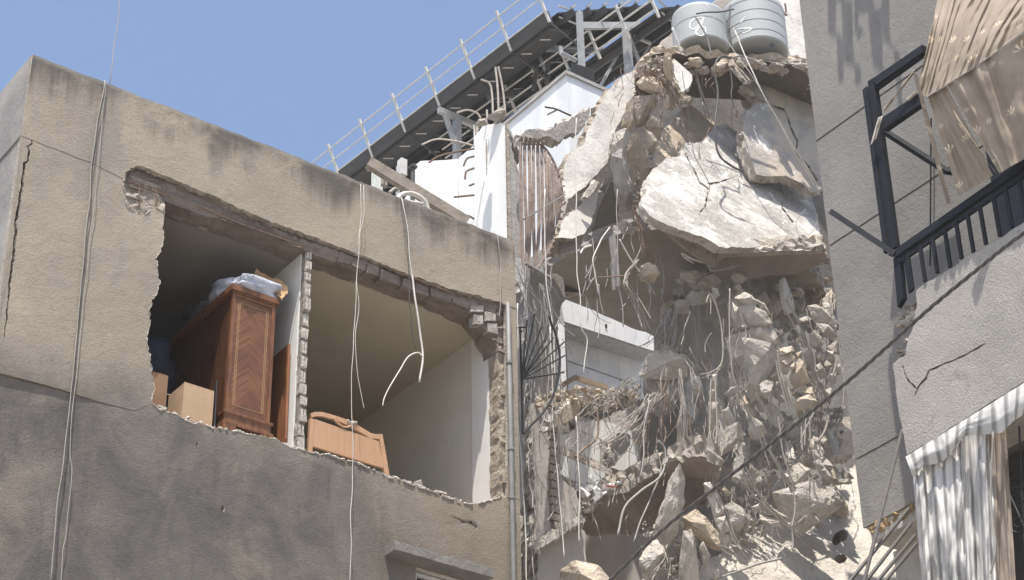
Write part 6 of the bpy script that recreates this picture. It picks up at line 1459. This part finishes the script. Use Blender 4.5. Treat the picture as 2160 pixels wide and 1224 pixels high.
# short bent stubs and hair-thin wires everywhere in the wreck
r = random.Random(123)
def stubs(n, x0, x1, y0, y1, Y0, Y1, m, rad, ln, lab, sd, skip=None):
    r = random.Random(sd); mb = MB(); k = 0
    while k < n:
        x, y = r.uniform(x0, x1), r.uniform(y0, y1)
        if skip and skip(x, y): continue
        Y = r.uniform(Y0, Y1); a = r.uniform(-.4, .4)+math.pi/2; L = ln*r.uniform(.4, 1.3); pts = [(x, y, Y)]
        for q in range(4):
            a += r.uniform(-.3, .3); x += L/4*math.cos(a); y += L/4*math.sin(a); pts.append((x, y, Y+r.uniform(-.05, .05)))
        wire(mb, pts, Y, rad*r.uniform(.6, 1.2), 3, 4); k += 1
    return solo('wire_tangle', mb, M[m], lab, 'wires', kind='stuff')
sk = lambda x, y: x < 1450 and y < 760
stubs(150, 1400, 1780, 600, 1120, 17.7, 18.6, 'bar', .005, 65, 'pale wire stubs all over the lower wreck', 1, sk)
stubs(110, 1400, 1780, 600, 1050, 17.9, 18.9, 'rust', .005, 65, 'rusty wire stubs all over the lower wreck', 2, sk)
stubs(60, 1185, 1400, 820, 1100, 18.3, 18.9, 'bar', .006, 60, 'thin wires round the broken bathroom', 3)
stubs(50, 1100, 1190, 560, 1150, 18.0, 18.6, 'bargrey', .006, 80, 'thin wires down the plastered column edge', 4)
stubs(50, 1290, 1560, 130, 330, 18.4, 18.9, 'rust', .006, 40, 'rusty wire stubs in the rubble heap by the tanks', 5)
stubs(30, 1230, 1440, 470, 640, 18.2, 18.7, 'bargrey', .006, 70, 'thin wires dangling over the loggia', 6)
# dust hanging in the air
mb = MB(); mb.box((-12, -10, -1.0), (34, 38, 34.5))
hz = bpy.data.materials.new('haze_air'); hz.use_nodes = True; hn = hz.node_tree; hn.nodes.remove(hn.nodes['Principled BSDF'])
pv = hn.nodes.new('ShaderNodeVolumePrincipled'); pv.inputs['Color'].default_value = (.92, .90, .87, 1); pv.inputs['Density'].default_value = .0007; pv.inputs['Anisotropy'].default_value = .2
hn.links.new(pv.outputs[0], hn.nodes['Material Output'].inputs['Volume'])
o = solo('haze', mb, hz, None, None, kind='stuff')

# dust cloud still drifting in front of the wreck, thinning to nothing at its rim
mb = blob(Vector((0, 0, 0)), 1, 1, 1, 1, 0.0, 24, 1.0)
dm = bpy.data.materials.new('dust_cloud'); dm.use_nodes = True; dn = dm.node_tree; dn.nodes.remove(dn.nodes['Principled BSDF'])
pv = dn.nodes.new('ShaderNodeVolumePrincipled'); pv.inputs['Color'].default_value = (.90, .87, .83, 1); pv.inputs['Anisotropy'].default_value = .2
tc = dn.nodes.new('ShaderNodeTexCoord'); ln = dn.nodes.new('ShaderNodeVectorMath'); ln.operation = 'LENGTH'; dn.links.new(tc.outputs['Object'], ln.inputs[0])
mr = dn.nodes.new('ShaderNodeMapRange'); mr.interpolation_type = 'SMOOTHSTEP'; dn.links.new(ln.outputs['Value'], mr.inputs[0])
for i, q in enumerate((1.0, .3, 0.0, .036)): mr.inputs[i+1].default_value = q
dn.links.new(mr.outputs[0], pv.inputs['Density']); dn.links.new(pv.outputs[0], dn.nodes['Material Output'].inputs['Volume'])
o = solo('dust_cloud', mb, dm, 'pale dust hanging in front of the lower wreck', 'dust', kind='stuff')
o.location = onY(1540, 900, 17.9); o.scale = (2.5, 2.3, 3.0)
for v in o.data.vertices: v.co.z -= 1.0
